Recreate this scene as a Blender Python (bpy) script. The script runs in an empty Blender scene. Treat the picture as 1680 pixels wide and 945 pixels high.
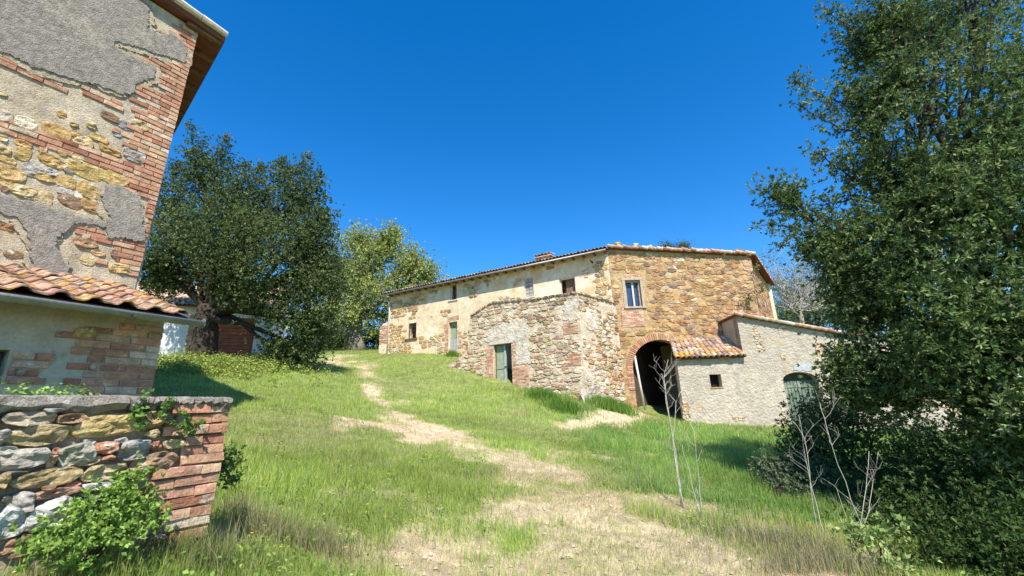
import bpy, math, random
import numpy as np
from mathutils import Matrix, Vector
from mathutils.geometry import tessellate_polygon

random.seed(7); rng = np.random.default_rng(7)
scene = bpy.context.scene
COL = scene.collection
R = math.radians

# ------------------------------------------------------------------ camera
F = 700.0; PITCH = R(16); ROLL = R(2); EYE = np.array([0, 0, 1.6])
fw = np.array([0, math.cos(PITCH), math.sin(PITCH)]); r0 = np.array([1., 0, 0]); u0 = np.array([0, -math.sin(PITCH), math.cos(PITCH)])
cr = math.cos(ROLL)*r0 - math.sin(ROLL)*u0
cu = math.sin(ROLL)*r0 + math.cos(ROLL)*u0
cam = bpy.data.cameras.new('camera'); cam.sensor_width = 36; cam.lens = 36*F/1680; cam.clip_start = 0.05; cam.clip_end = 3000
co = bpy.data.objects.new('camera', cam); COL.objects.link(co)
co.matrix_world = Matrix(((cr[0], cu[0], -fw[0], EYE[0]), (cr[1], cu[1], -fw[1], EYE[1]), (cr[2], cu[2], -fw[2], EYE[2]), (0, 0, 0, 1)))
scene.camera = co

# ------------------------------------------------------------------ sky and sun
SUN_AZ = R(14); SUN_EL = R(51)                 # towards the sun: behind the viewer, a little to the right
sdir = np.array([math.sin(SUN_AZ)*math.cos(SUN_EL), -math.cos(SUN_AZ)*math.cos(SUN_EL), math.sin(SUN_EL)])
w = bpy.data.worlds.new('World'); scene.world = w; w.use_nodes = True
nt = w.node_tree; bg = nt.nodes['Background']
sky = nt.nodes.new('ShaderNodeTexSky'); sky.sky_type = 'NISHITA'; sky.sun_disc = False
sky.sun_elevation = SUN_EL; sky.sun_rotation = math.atan2(sdir[0], sdir[1]); sky.altitude = 300
sky.air_density = 1.0; sky.dust_density = 0.1; sky.ozone_density = 4.0
hs = nt.nodes.new('ShaderNodeHueSaturation'); hs.inputs['Saturation'].default_value = 1.36; hs.inputs['Hue'].default_value = 0.503; hs.inputs['Value'].default_value = 1.0
nt.links.new(sky.outputs[0], hs.inputs['Color']); nt.links.new(hs.outputs[0], bg.inputs['Color']); bg.inputs['Strength'].default_value = 0.125
sl = bpy.data.lights.new('sun', 'SUN'); sl.energy = 4.2; sl.angle = R(0.55); sl.color = (1, .93, .81)
so = bpy.data.objects.new('sun', sl); COL.objects.link(so)
so.rotation_euler = Vector(sdir).to_track_quat('Z', 'Y').to_euler()
vs = scene.view_settings; vs.view_transform = 'Standard'; vs.look = 'None'; vs.exposure = 1.0; vs.gamma = 1; vs.use_curve_mapping = False

# ------------------------------------------------------------------ pixel helpers (only used to survey positions)
def ray(u, v):
    d = fw + cr*(u-840)/F - cu*(v-472.5)/F
    return d/d[1]
def P(u, v, Y): return EYE + ray(u, v)*Y

# ------------------------------------------------------------------ noise
_tab = np.random.default_rng(3).random((256, 256))
def vnoise(x, y):
    x = np.asarray(x, float); y = np.asarray(y, float)
    xi = np.floor(x).astype(int); yi = np.floor(y).astype(int); fx = x-xi; fy = y-yi
    fx = fx*fx*(3-2*fx); fy = fy*fy*(3-2*fy)
    a = _tab[xi & 255, yi & 255]; b = _tab[(xi+1) & 255, yi & 255]; c = _tab[xi & 255, (yi+1) & 255]; d = _tab[(xi+1) & 255, (yi+1) & 255]
    return (a*(1-fx)+b*fx)*(1-fy)+(c*(1-fx)+d*fx)*fy
def fbm(x, y, o=3):
    s = 0; a = .5
    for k in range(o):
        s = s + a*vnoise(x*2**k+17*k, y*2**k+9*k); a *= .5
    return s/(1-.5**o)

# ------------------------------------------------------------------ materials
MATS = {}
def mat(name, col=(.5, .5, .5), src=None, var=.3, scale=6., bump=.4, bscale=25., rough=.9, layers=(), trans=0, bdist=.02, metal=0, spec=.25, fine=True):
    """procedural surface; layers = (colour, noise scale, lo, hi) patches; src: None | 'attr' | 'obj' for the base colour"""
    if name in MATS: return MATS[name]
    m = bpy.data.materials.new(name); m.use_nodes = True; t = m.node_tree; N = t.nodes; L = t.links
    b = N['Principled BSDF']; b.inputs['Roughness'].default_value = rough; b.inputs['Metallic'].default_value = metal
    b.inputs['Specular IOR Level'].default_value = spec
    geo = N.new('ShaderNodeNewGeometry'); pos = geo.outputs['Position']
    if src == 'attr':
        a = N.new('ShaderNodeAttribute'); a.attribute_name = 'Col'; c = a.outputs['Color']
    elif src == 'obj':
        a = N.new('ShaderNodeObjectInfo'); c = a.outputs['Color']
    else:
        a = N.new('ShaderNodeRGB'); a.outputs[0].default_value = (*col, 1); c = a.outputs[0]
    for i, (lc, sc, lo, hi) in enumerate(layers):
        n = N.new('ShaderNodeTexNoise'); n.inputs['Scale'].default_value = sc; n.inputs['Detail'].default_value = 6; n.inputs['Roughness'].default_value = .62
        mp = N.new('ShaderNodeMapping'); mp.inputs['Location'].default_value = (i*13.1, i*7.7, i*3.3); L.new(pos, mp.inputs[0]); L.new(mp.outputs[0], n.inputs['Vector'])
        mr = N.new('ShaderNodeMapRange'); mr.inputs[1].default_value = lo; mr.inputs[2].default_value = hi; mr.interpolation_type = 'SMOOTHSTEP'; L.new(n.outputs[0], mr.inputs[0])
        mx = N.new('ShaderNodeMix'); mx.data_type = 'RGBA'; L.new(mr.outputs[0], mx.inputs[0]); L.new(c, mx.inputs[6]); mx.inputs[7].default_value = (*lc, 1); c = mx.outputs[2]
    if var > 0:
        for sc, vv in ((scale, var), (scale*7, var*.7)):
            n = N.new('ShaderNodeTexNoise'); n.inputs['Scale'].default_value = sc; n.inputs['Detail'].default_value = 5; L.new(pos, n.inputs['Vector'])
            mr = N.new('ShaderNodeMapRange'); mr.inputs[1].default_value = .25; mr.inputs[2].default_value = .75; mr.inputs[3].default_value = 1-vv; mr.inputs[4].default_value = 1+vv; mr.clamp = False; L.new(n.outputs[0], mr.inputs[0])
            mx = N.new('ShaderNodeMix'); mx.data_type = 'RGBA'; mx.blend_type = 'MULTIPLY'; mx.inputs[0].default_value = 1; L.new(c, mx.inputs[6]); L.new(mr.outputs[0], mx.inputs[7]); c = mx.outputs[2]
    L.new(c, b.inputs['Base Color'])
    if bump > 0:
        n = N.new('ShaderNodeTexNoise'); n.inputs['Scale'].default_value = bscale; n.inputs['Detail'].default_value = 8; n.inputs['Roughness'].default_value = .65; L.new(pos, n.inputs['Vector'])
        bp = N.new('ShaderNodeBump'); bp.inputs['Strength'].default_value = bump; bp.inputs['Distance'].default_value = bdist; L.new(n.outputs[0], bp.inputs['Height']); L.new(bp.outputs[0], b.inputs['Normal'])
    if trans > 0:
        tr = N.new('ShaderNodeBsdfTranslucent'); L.new(c, tr.inputs['Color']); ms = N.new('ShaderNodeMixShader'); ms.inputs[0].default_value = trans
        L.new(b.outputs[0], ms.inputs[1]); L.new(tr.outputs[0], ms.inputs[2]); L.new(ms.outputs[0], N['Material Output'].inputs[0])
    MATS[name] = m; return m

M_stone = mat('rubble_stone', src='obj', var=.42, scale=9, bump=1, bscale=38, layers=[((.50, .46, .38), 9, .58, .68), ((.22, .16, .10), 7, .62, .74)], bdist=.035)
M_stone_far = mat('rubble_stone_weathered', src='attr', var=.38, scale=4, bump=.9, bscale=9, bdist=.06, layers=[((.46, .36, .22), 2.6, .55, .66)])
M_stone_annex = mat('limewashed_rubble_stone', src='attr', var=.38, scale=4, bump=1, bscale=9, bdist=.07, layers=[((.60, .50, .38), 1.1, .53, .62), ((.50, .38, .26), 3.2, .56, .66)])
M_stone_gate = mat('sandy_rubble_stone', src='attr', var=.38, scale=4, bump=.9, bscale=9, bdist=.06, layers=[((.40, .26, .125), 2.4, .53, .64), ((.50, .40, .27), 3.8, .60, .68), ((.30, .18, .10), .6, .54, .66)])
M_brick = mat('fired_brick', src='obj', var=.36, scale=9, bump=.8, bscale=45, layers=[((.52, .42, .32), 6, .56, .68), ((.22, .13, .09), 9, .62, .74)])
M_brick_far = mat('fired_brick_weathered', src='attr', var=.25, scale=5, bump=.4, bscale=30, layers=[((.52, .42, .33), 2.5, .58, .72)])
M_mortar = mat('lime_mortar', (.50, .415, .30), var=.3, scale=5, bump=1, bscale=45, bdist=.03, layers=[((.38, .30, .21), 2.2, .52, .66), ((.55, .43, .26), 1.3, .54, .66), ((.40, .36, .31), 5, .56, .66)])
M_mortar_dark = mat('eroded_earth_mortar', (.36, .29, .21), var=.4, scale=8, bump=1, bscale=25, bdist=.04)
M_render = mat('rough_cast_render', (.31, .275, .235), var=.36, scale=14, bump=1, bscale=42, bdist=.05, layers=[((.40, .345, .28), 1.6, .5, .64), ((.21, .185, .16), 3.5, .58, .70)])
M_leanto = mat('old_grey_plaster', (.42, .375, .29), var=.2, scale=4, bump=.5, bscale=18, layers=[((.52, .42, .28), 1.6, .52, .66), ((.30, .27, .22), 3, .58, .7)])
M_wing = mat('ochre_lime_plaster', (.66, .54, .36), var=.16, scale=3, bump=.7, bscale=7, bdist=.05,
             layers=[((.58, .42, .22), .55, .52, .64), ((.70, .61, .46), .8, .50, .62), ((.46, .31, .16), 1.6, .61, .69), ((.48, .42, .34), 2.6, .62, .70)])
M_gate_mortar = mat('sandy_mortar', (.42, .29, .15), var=.38, scale=4, bump=1, bscale=10, bdist=.06, layers=[((.31, .19, .10), 1.1, .54, .66)])
M_annex_mortar = mat('pale_patchy_mortar', (.54, .44, .32), var=.3, scale=4, bump=1, bscale=9, bdist=.06, layers=[((.60, .50, .38), 1.1, .53, .62), ((.42, .31, .2), 1.5, .58, .70)])
M_shed = mat('grey_roughcast', (.45, .395, .315), var=.16, scale=3, bump=1, bscale=8, bdist=.11, layers=[((.50, .37, .22), 1.0, .61, .68), ((.52, .45, .36), .6, .48, .62), ((.37, .325, .265), 1.8, .56, .68)])
M_white = mat('whitewashed_plaster', (.68, .68, .68), var=.12, scale=3, bump=.4, bscale=8, layers=[((.52, .50, .46), 1.2, .56, .68)])
M_tile = mat('lichened_roof_tile', src='obj', var=.3, scale=10, bump=.5, bscale=50, layers=[((.42, .24, .04), 6, .52, .60), ((.46, .38, .31), 14, .53, .63), ((.15, .11, .085), 7, .52, .62)])
M_tile_far = mat('weathered_roof_tile', src='attr', var=.35, scale=5, bump=.4, bscale=20, layers=[((.45, .28, .06), 1.6, .60, .68), ((.50, .43, .36), 3, .60, .70)])
M_tile_lichen = mat('orange_lichen_tile', src='attr', var=.4, scale=7, bump=.5, bscale=20, layers=[((.20, .15, .11), 1.6, .46, .58), ((.48, .28, .04), 1.5, .54, .62), ((.45, .37, .28), 6, .58, .66)])
M_wood = mat('weathered_wood', (.16, .09, .05), var=.4, scale=6, bump=.4, bscale=30)
M_soffit = mat('roof_soffit_brick', (.15, .06, .038), var=.25, scale=6, bump=.4, bscale=30)
M_green = mat('faded_green_paint', (.25, .31, .22), var=.2, scale=5, bump=.3, bscale=20, layers=[((.36, .38, .33), 3, .55, .7)])
M_shaded_green = mat('shaded_green_paint', (.13, .165, .125), var=.25, scale=4, bump=.3, bscale=12, layers=[((.22, .25, .20), 2, .52, .66)])  # shed door green, darkened for the shade of reveal and foliage
M_greydoor = mat('grey_blue_paint', (.36, .38, .38), var=.2, scale=5, bump=.2)
M_metal = mat('galvanised_metal', (.30, .31, .29), var=.2, scale=6, bump=.15, rough=.5, metal=.6, spec=.5)
M_pipe = mat('pale_plastic_pipe', (.60, .57, .50), var=.12, scale=6, bump=.1, rough=.6)
M_iron = mat('rusty_iron', (.06, .045, .04), var=.3, scale=10, bump=.2)
M_glass = mat('dusty_blue_glass', (.035, .06, .13), var=.1, bump=0, rough=.12, spec=.6)
M_pale = mat('pale_stone_trim', (.52, .47, .40), var=.2, scale=6, bump=.4, bscale=30)
M_jamb = mat('worn_stone_jamb', (.40, .33, .25), var=.25, scale=6, bump=.5, bscale=25)
M_cap = mat('weathered_cap_stone', (.32, .285, .24), var=.42, scale=12, bump=1, bscale=30, bdist=.06, layers=[((.48, .45, .39), 7, .52, .62), ((.13, .11, .09), 9, .55, .66)])
M_bark = mat('dark_bark', (.055, .042, .03), var=.4, scale=8, bump=1, bscale=22, bdist=.05)
M_bark_grey = mat('grey_bark', (.24, .21, .17), var=.35, scale=6, bump=.8, bscale=18, bdist=.04)
M_leaf = mat('leaf', src='attr', var=0, bump=0, rough=.6, trans=.28, spec=.12)
M_softleaf = mat('soft_leaf', src='attr', var=0, bump=0, rough=.6, trans=.35, spec=.25)
M_grass = mat('grass_blade', src='attr', var=0, bump=0, rough=.7, trans=.45, spec=.08)
M_stalk = mat('bleached_stalk', (.46, .42, .36), var=.2, scale=20, bump=.2)

# ------------------------------------------------------------------ objects
def tag(o, label=None, cat=None, group=None, kind=None):
    for k, v in (('label', label), ('category', cat), ('group', group), ('kind', kind)):
        if v: o[k] = v
    return o
def thing(name, loc, label, cat, group=None):
    o = bpy.data.objects.new(name, None); COL.objects.link(o); o.location = tuple(loc); o.empty_display_size = .2
    return tag(o, label, cat, group)
def link(name, me, parent=None, color=None):
    o = bpy.data.objects.new(name, me); COL.objects.link(o)
    if parent is not None: o.parent = parent
    if color is not None: o.color = (*color, 1)
    return o
def org(parent):
    p = np.zeros(3)
    while parent is not None:
        p = p + np.array(parent.location); parent = parent.parent
    return p
def npmesh(name, V, F_, m, cols=None, dom='POINT', smooth=False):
    """V (n,3), F_ (k,3|4) arrays"""
    V = np.asarray(V, np.float32); F_ = np.asarray(F_, np.int32); k = F_.shape[1]
    me = bpy.data.meshes.new(name); me.vertices.add(len(V)); me.vertices.foreach_set('co', V.ravel())
    me.loops.add(F_.size); me.loops.foreach_set('vertex_index', F_.ravel())
    me.polygons.add(len(F_)); me.polygons.foreach_set('loop_start', np.arange(0, F_.size, k, dtype=np.int32))
    try: me.polygons.foreach_set('loop_total', np.full(len(F_), k, np.int32))
    except Exception: pass
    if smooth: me.polygons.foreach_set('use_smooth', np.ones(len(F_), bool))
    if cols is not None:
        a = me.attributes.new('Col', 'FLOAT_COLOR', dom); c = np.ones((len(cols), 4), np.float32); c[:, :3] = cols; a.data.foreach_set('color', c.ravel())
    me.update(calc_edges=True); me.materials.append(m); return me

class MB:
    """collects pieces in world coordinates, builds one mesh object"""
    def __init__(s): s.v = []; s.f = []; s.c = []
    def add(s, V, Fc, col=(.5, .5, .5)):
        n = len(s.v); s.v += [tuple(map(float, p)) for p in V]; s.f += [tuple(i+n for i in f) for f in Fc]; s.c += [col]*len(Fc)
        return s
    def hexa(s, p8, col=(.5, .5, .5)):
        return s.add(p8, [(0, 3, 2, 1), (4, 5, 6, 7), (0, 1, 5, 4), (1, 2, 6, 5), (2, 3, 7, 6), (3, 0, 4, 7)], col)
    def bar(s, a, b, w, h, col=(.5, .5, .5), up=(0, 0, 1)):
        a = np.array(a, float); b = np.array(b, float); d = b-a; d /= np.linalg.norm(d); x = np.cross(d, up); x /= np.linalg.norm(x); y = np.cross(x, d)
        return s.hexa([a-x*w/2-y*h/2, a+x*w/2-y*h/2, a+x*w/2+y*h/2, a-x*w/2+y*h/2, b-x*w/2-y*h/2, b+x*w/2-y*h/2, b+x*w/2+y*h/2, b-x*w/2+y*h/2], col)
    def tube(s, pts, rad, n=7, col=(.5, .5, .5), cap=True):
        pts = [np.array(p, float) for p in pts]; V = []; Fc = []
        for i, p in enumerate(pts):
            d = pts[min(i+1, len(pts)-1)]-pts[max(i-1, 0)]; d = d/(np.linalg.norm(d)+1e-9)
            x = np.cross(d, (0, 0, 1) if abs(d[2]) < .9 else (1, 0, 0)); x /= np.linalg.norm(x); y = np.cross(d, x)
            for k in range(n):
                a = 2*math.pi*k/n; V.append(p+(x*math.cos(a)+y*math.sin(a))*rad[i])
        for i in range(len(pts)-1):
            for k in range(n): Fc.append((i*n+k, i*n+(k+1) % n, (i+1)*n+(k+1) % n, (i+1)*n+k))
        if cap: Fc.append(tuple(range(n))[::-1]); Fc.append(tuple(range((len(pts)-1)*n, len(pts)*n)))
        return s.add(V, Fc, col)
    def build(s, name, m, parent=None, smooth=False, kind=None, color=None):
        L = org(parent); me = bpy.data.meshes.new(name)
        me.from_pydata([tuple(np.array(p)-L) for p in s.v], [], s.f)
        a = me.attributes.new('Col', 'FLOAT_COLOR', 'FACE'); c = np.ones((len(s.f), 4), np.float32); c[:, :3] = np.array(s.c); a.data.foreach_set('color', c.ravel())
        if smooth: me.polygons.foreach_set('use_smooth', np.ones(len(s.f), bool))
        me.materials.append(m); o = link(name, me, parent, color)
        if kind: o['kind'] = kind
        return o

class Wall:
    """a vertical plane: s along d, z up, o outwards"""
    def __init__(s, p, d):
        s.p = np.array(p[:2], float); s.d = np.array(d, float)/np.linalg.norm(d); s.n = np.array([s.d[1], -s.d[0]])
    def pt(s, a, z, o=0): q = s.p+s.d*a+s.n*o; return np.array([q[0], q[1], z])
    def px(s, u, v, o=0):
        r = ray(u, v); p = s.p+s.n*o; t = (p@s.n)/(r[:2]@s.n); q = EYE+r*t
        return (float((q[:2]-p)@s.d), float(q[2]))
    def rect(s, u0, v0, u1, v1, o=0):
        a, b, c, d = s.px(u0, v0, o), s.px(u1, v0, o), s.px(u0, v1, o), s.px(u1, v1, o)
        return ((a[0]+c[0])/2, (b[0]+d[0])/2, (c[1]+d[1])/2, (a[1]+b[1])/2)      # s0,s1,z0,z1
    def box(s, mb, s0, s1, z0, z1, o0, o1, col=(.5, .5, .5)):
        return mb.hexa([s.pt(s0, z0, o0), s.pt(s1, z0, o0), s.pt(s1, z0, o1), s.pt(s0, z0, o1), s.pt(s0, z1, o0), s.pt(s1, z1, o0), s.pt(s1, z1, o1), s.pt(s0, z1, o1)], col)
    def slab(s, mb, outer, holes, o0, o1, col=(.5, .5, .5)):
        """polygon with holes as a solid from depth o0 (back) to o1 (front)"""
        polys = [outer]+list(holes); flat = [p for q in polys for p in q]
        tri = tessellate_polygon([[Vector((p[0], p[1], 0)) for p in q] for q in polys])
        n = len(flat); V = [s.pt(a, z, o1) for a, z in flat]+[s.pt(a, z, o0) for a, z in flat]; Fc = []
        for t in tri:
            (ax, ay), (bx, by), (cx, cy) = [flat[i] for i in t]
            t = tuple(t) if (bx-ax)*(cy-ay)-(by-ay)*(cx-ax) > 0 else tuple(t)[::-1]
            Fc.append(t); Fc.append(tuple(i+n for i in t[::-1]))
        k = 0
        for q in polys:
            m = len(q)
            for i in range(m): Fc.append((k+i, k+n+i, k+n+(i+1) % m, k+(i+1) % m))
            k += m
        return mb.add(V, Fc, col)
def rpoly(r): return [(r[0], r[2]), (r[1], r[2]), (r[1], r[3]), (r[0], r[3])]
def inpoly(p, poly):
    x, y = p; c = False; n = len(poly)
    for i in range(n):
        (x1, y1), (x2, y2) = poly[i], poly[i-1]
        if (y1 > y) != (y2 > y) and x < (x2-x1)*(y-y1)/(y2-y1)+x1: c = not c
    return c

# ---- masonry pieces
def blob(cx, cy, w_, h_, ang=0, n=9, angular=.14, rnd=random):
    pts = []; ca, sa = math.cos(ang), math.sin(ang)
    for k in range(n):
        a = 2*math.pi*(k+rnd.uniform(-.3, .3))/n; c, s_ = math.cos(a), math.sin(a)
        q = (abs(c)**3.2+abs(s_)**3.2)**(-1/3.2)*rnd.uniform(1-angular, 1.04)
        x, y = c*q*w_/2, s_*q*h_/2; pts.append((cx+x*ca-y*sa, cy+x*sa+y*ca))
    return pts
def chaikin(p, q=.22):
    o = []
    for i in range(len(p)):
        a, b = p[i], p[(i+1) % len(p)]
        o += [(a[0]*(1-q)+b[0]*q, a[1]*(1-q)+b[1]*q), (a[0]*q+b[0]*(1-q), a[1]*q+b[1]*(1-q))]
    return o
def stone_geo(W, poly, proud, back=.03, rnd=random):
    n = len(poly); cx = sum(p[0] for p in poly)/n; cy = sum(p[1] for p in poly)/n; V = []; Fc = []
    for sc, o, j in ((1., -back, 0), (.98, proud*.55, .12), (.74, proud, .22)):
        for x, y in poly:
            V.append(W.pt(cx+(x-cx)*sc, cy+(y-cy)*sc, o*(1+rnd.uniform(-j, j)*2) if o > 0 else o))
    V.append(W.pt(cx+rnd.uniform(-.1, .1)*(poly[0][0]-cx), cy, proud*rnd.uniform(.8, 1.2)))
    for k in range(2):
        for i in range(n): Fc.append((k*n+i, k*n+(i+1) % n, (k+1)*n+(i+1) % n, (k+1)*n+i))
    for i in range(n): Fc.append((2*n+i, 2*n+(i+1) % n, 3*n))
    return V, Fc
def near_stone(W, poly, proud, back=.04, rnd=random):
    # rounded rough-hewn stone for walls close to the viewer
    n = len(poly); cx = sum(p[0] for p in poly)/n; cy = sum(p[1] for p in poly)/n; V = []; Fc = []; ph = rnd.uniform(0, 50); tx, ty = rnd.uniform(-.35, .35), rnd.uniform(-.25, .35)
    wx = max(p[0] for p in poly)-cx; wy = max(p[1] for p in poly)-cy
    rings = ((1., -back), (.99, proud*.5), (.94, proud*.9), (.78, proud*1.), (.52, proud*1.), (.26, proud*1.))
    for sc, o in rings:
        for x, y in poly:
            q = (cx+(x-cx)*sc, cy+(y-cy)*sc)
            if o > 0:
                f = float(fbm(np.array([q[0]*16+ph]), np.array([q[1]*22+ph]), 2)[0])-.5
                o2 = o*(1+2.0*f)+proud*.8*(tx*(q[0]-cx)/wx+ty*(q[1]-cy)/wy)*(1 if sc < .95 else .3)
            else: o2 = o
            V.append(W.pt(*q, o2))
    V.append(W.pt(cx, cy, proud*1.05)); k = len(rings)
    for r_ in range(k-1):
        for i in range(n): Fc.append((r_*n+i, r_*n+(i+1) % n, (r_+1)*n+(i+1) % n, (r_+1)*n+i))
    for i in range(n): Fc.append(((k-1)*n+i, (k-1)*n+(i+1) % n, k*n))
    return V, Fc
def area(p): return abs(sum(p[i-1][0]*p[i][1]-p[i][0]*p[i-1][1] for i in range(len(p))))/2
def clip(poly, nx, ny, c):
    o = []
    for i in range(len(poly)):
        a, b = poly[i-1], poly[i]; da = a[0]*nx+a[1]*ny-c; db = b[0]*nx+b[1]*ny-c
        if (da < 0) != (db < 0):
            t = da/(da-db); o.append((a[0]+(b[0]-a[0])*t, a[1]+(b[1]-a[1])*t))
        if db < 0: o.append(b)
    return o
def rubble(outer, cw, ch, gap=.025, seed=1, keep=None, avoid=()):
    """irregular coursed rubble: Voronoi cells over a jittered staggered grid"""
    rd = random.Random(seed); x0 = min(p[0] for p in outer); x1 = max(p[0] for p in outer); y0 = min(p[1] for p in outer); y1 = max(p[1] for p in outer)
    k = cw/ch; pts = []; y = y0-ch
    while y < y1+ch:
        x = x0-cw*rd.random()*2
        while x < x1+cw:
            pts.append((x+rd.uniform(-.25, .25)*cw, (y+rd.uniform(-.3, .3)*ch)*k)); x += cw*rd.choice((.55, .8, 1, 1, 1.3, 1.6))
        y += ch*rd.uniform(.75, 1.25)
    A = np.array(pts); out = []
    for i, p in enumerate(pts):
        c = (p[0], p[1]/k)
        if not inpoly(c, outer): continue
        if keep and not keep(*c): continue
        D = ((A-A[i])**2).sum(1); nb = np.argsort(D)[1:16]
        poly = [(p[0]-2*cw, p[1]-2*cw), (p[0]+2*cw, p[1]-2*cw), (p[0]+2*cw, p[1]+2*cw), (p[0]-2*cw, p[1]+2*cw)]
        for j in nb:
            q = pts[j]; nx, ny = q[0]-p[0], q[1]-p[1]; l = math.hypot(nx, ny); nx /= l; ny /= l
            poly = clip(poly, nx, ny, (p[0]+q[0])/2*nx+(p[1]+q[1])/2*ny-gap*rd.uniform(.3, 1.1)*(1 if abs(nx) > .5 else k*.8))
            if len(poly) < 3: break
        if len(poly) < 3: continue
        poly = chaikin([(x, y/k) for x, y in poly])
        if area(poly) < .12*cw*ch: continue
        if sum(not inpoly(q, outer) for q in poly) > len(poly)*.55 or any(inpoly(q, a) for a in avoid for q in poly): continue
        pc_ = []
        for q in poly:
            t_ = 1.
            while t_ > 0 and not inpoly((c[0]+(q[0]-c[0])*t_, c[1]+(q[1]-c[1])*t_), outer): t_ -= .08
            t_ = max(t_, 0.); pc_.append((c[0]+(q[0]-c[0])*t_, c[1]+(q[1]-c[1])*t_))
        poly = pc_
        if area(poly) < .10*cw*ch: continue
        out.append(poly)
    return out
def jit(c, v=.12, rd=random):
    k = 1+rd.uniform(-v, v)*1.6; return tuple(max(.01, x*k*(1+rd.uniform(-v, v)*.4)) for x in c)
def pick(pal, rd=random):
    t = rd.random()*sum(wt for _, wt in pal)
    for c, wt in pal:
        t -= wt
        if t <= 0: return c
    return pal[-1][0]
def lay_stones(W, polys, pal, parent, proud=.03, limit=300, seed=1, smooth=False, m=None):
    m = m or M_stone_far
    rd = random.Random(seed); polys = sorted(polys, key=area, reverse=True); rest = MB()
    for i, p in enumerate(polys):
        V, Fc = stone_geo(W, p, proud*rd.uniform(.5, 1.5), rnd=rd); c = jit(pick(pal, rd), .16, rd)
        if i < limit:
            MB().add(V, Fc, c).build('stone', m, parent, smooth)
        else: rest.add(V, Fc, c)
    if rest.v: rest.build('small_stones', m, parent, smooth, 'stuff')

_bm = []
def brick_mesh(k):
    """four chipped brick shapes, 1 x 1 x 1, back face at y=0"""
    global _bm
    if not _bm:
        for q in range(5):
            rd = random.Random(q+50); V = []; j = lambda a: rd.uniform(-a, a)
            for y, sc in ((-.3, 1.), (.75, 1.), (1., .94)):
                for sx, sz in ((-1, -1), (1, -1), (1, 1), (-1, 1)):
                    zz = .5*sz*(1 if sc == 1. else .88); xx = .5*sx*(1 if sc == 1. else .965)
                    V.append((xx+j(.02), y+(j(.12) if y > .5 else 0), zz+j(.05)))
            Fc = [(0, 1, 5, 4), (1, 2, 6, 5), (2, 3, 7, 6), (3, 0, 4, 7), (4, 5, 9, 8), (5, 6, 10, 9), (6, 7, 11, 10), (7, 4, 8, 11), (8, 9, 10, 11), (3, 2, 1, 0)]
            me = bpy.data.meshes.new('brick'); me.from_pydata(V, [], Fc); me.materials.append(M_brick); _bm.append(me)
    return _bm[k % 5]
BRICKS = [((.40, .20, .125), 4), ((.45, .25, .16), 4), ((.34, .15, .095), 2), ((.48, .31, .20), 2), ((.50, .39, .28), 1.3)]
def brick(W, s0, s1, zc, h, parent, proud=.02, tilt=0, pal=BRICKS, base=0.0, name='brick'):
    o = link(name, brick_mesh(random.randrange(5)), parent, jit(pick(pal), .1))
    q = W.pt((s0+s1)/2, zc, base)-org(parent)
    # local x along the wall, local y outwards
    th = math.atan2(W.d[1], W.d[0]); o.location = tuple(q)
    rx = Matrix(((W.d[0], W.n[0], 0), (W.d[1], W.n[1], 0), (0, 0, 1)))
    tm = Matrix.Rotation(tilt, 3, 'Y'); o.matrix_local = Matrix.Translation(Vector(q)) @ (rx @ tm).to_4x4() @ Matrix.Diagonal((abs(s1-s0), proud*random.uniform(.7, 1.35), h, 1))
    return o
def brick_rows(W, z0, z1, ch, ends, parent, proud=.02, L=.27, gap=.012, joined=None, pal=BRICKS, prob=1.):
    """courses between z0 and z1; ends(z) -> list of (s0, s1) runs"""
    z = z0+ch/2; row = 0
    while z < z1:
        for (a, b) in ends(z):
            x = b; first = True
            while x > a+.04:
                l = L*(.5 if (first and row % 2) else 1)*random.uniform(.92, 1.08); l = min(l, x-a)
                if random.random() < prob:
                    if joined is not None: W.box(joined, x-l+gap, x, z-ch/2+gap/2, z+ch/2-gap/2, -.03, proud*random.uniform(.6, 1.3), jit(pick(pal), .1))
                    else: brick(W, x-l+gap, x, z, ch-gap, parent, proud)
                x -= l; first = False
        z += ch; row += 1

# ------------------------------------------------------------------ terrain (surveyed spot heights, thin-plate spline)
SPOTS = [P(*a) for a in [
    (840, 945, 4.7), (1100, 945, 4.8), (1350, 945, 4.9), (1600, 945, 4.9), (600, 945, 4.2), (450, 930, 3.9), (355, 890, 3.35), (200, 935, 2.9), (60, 945, 2.5),
    (840, 840, 6.6), (1000, 840, 6.8), (1200, 860, 6.8), (700, 840, 6.2), (560, 820, 6.0), (430, 790, 5.6),
    (400, 740, 7.4), (520, 730, 8.6), (640, 740, 9.2), (780, 760, 9.2), (950, 760, 9.8), (1100, 770, 10.0), (1250, 800, 9.2), (1400, 800, 9.4),
    (497, 672, 11.5), (620, 690, 12.8), (740, 700, 13.2), (900, 710, 14.5), (1100, 730, 14.5), (1250, 740, 14.5), (1450, 750, 14.5),
    (400, 628, 14.5), (560, 640, 16.5), (700, 650, 18.5), (820, 668, 18), (950, 690, 18.2), (1060, 684, 21.5), (1000, 668, 21.8), (1150, 697, 21.0), (1300, 702, 20.8), (1500, 712, 20.5), (1650, 720, 20),
    (325, 585, 19), (260, 590, 19), (440, 592, 19.5), (150, 590, 20), (545, 602, 24), (620, 608, 23.5), (700, 600, 25), (640, 583, 29.5), (760, 600, 24.8), (740, 583, 28.2), (820, 632, 22.2), (900, 652, 20.6), (960, 662, 20.3),
    (560, 580, 34), (585, 572, 40), (500, 572, 42), (610, 572, 42)]]
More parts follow.
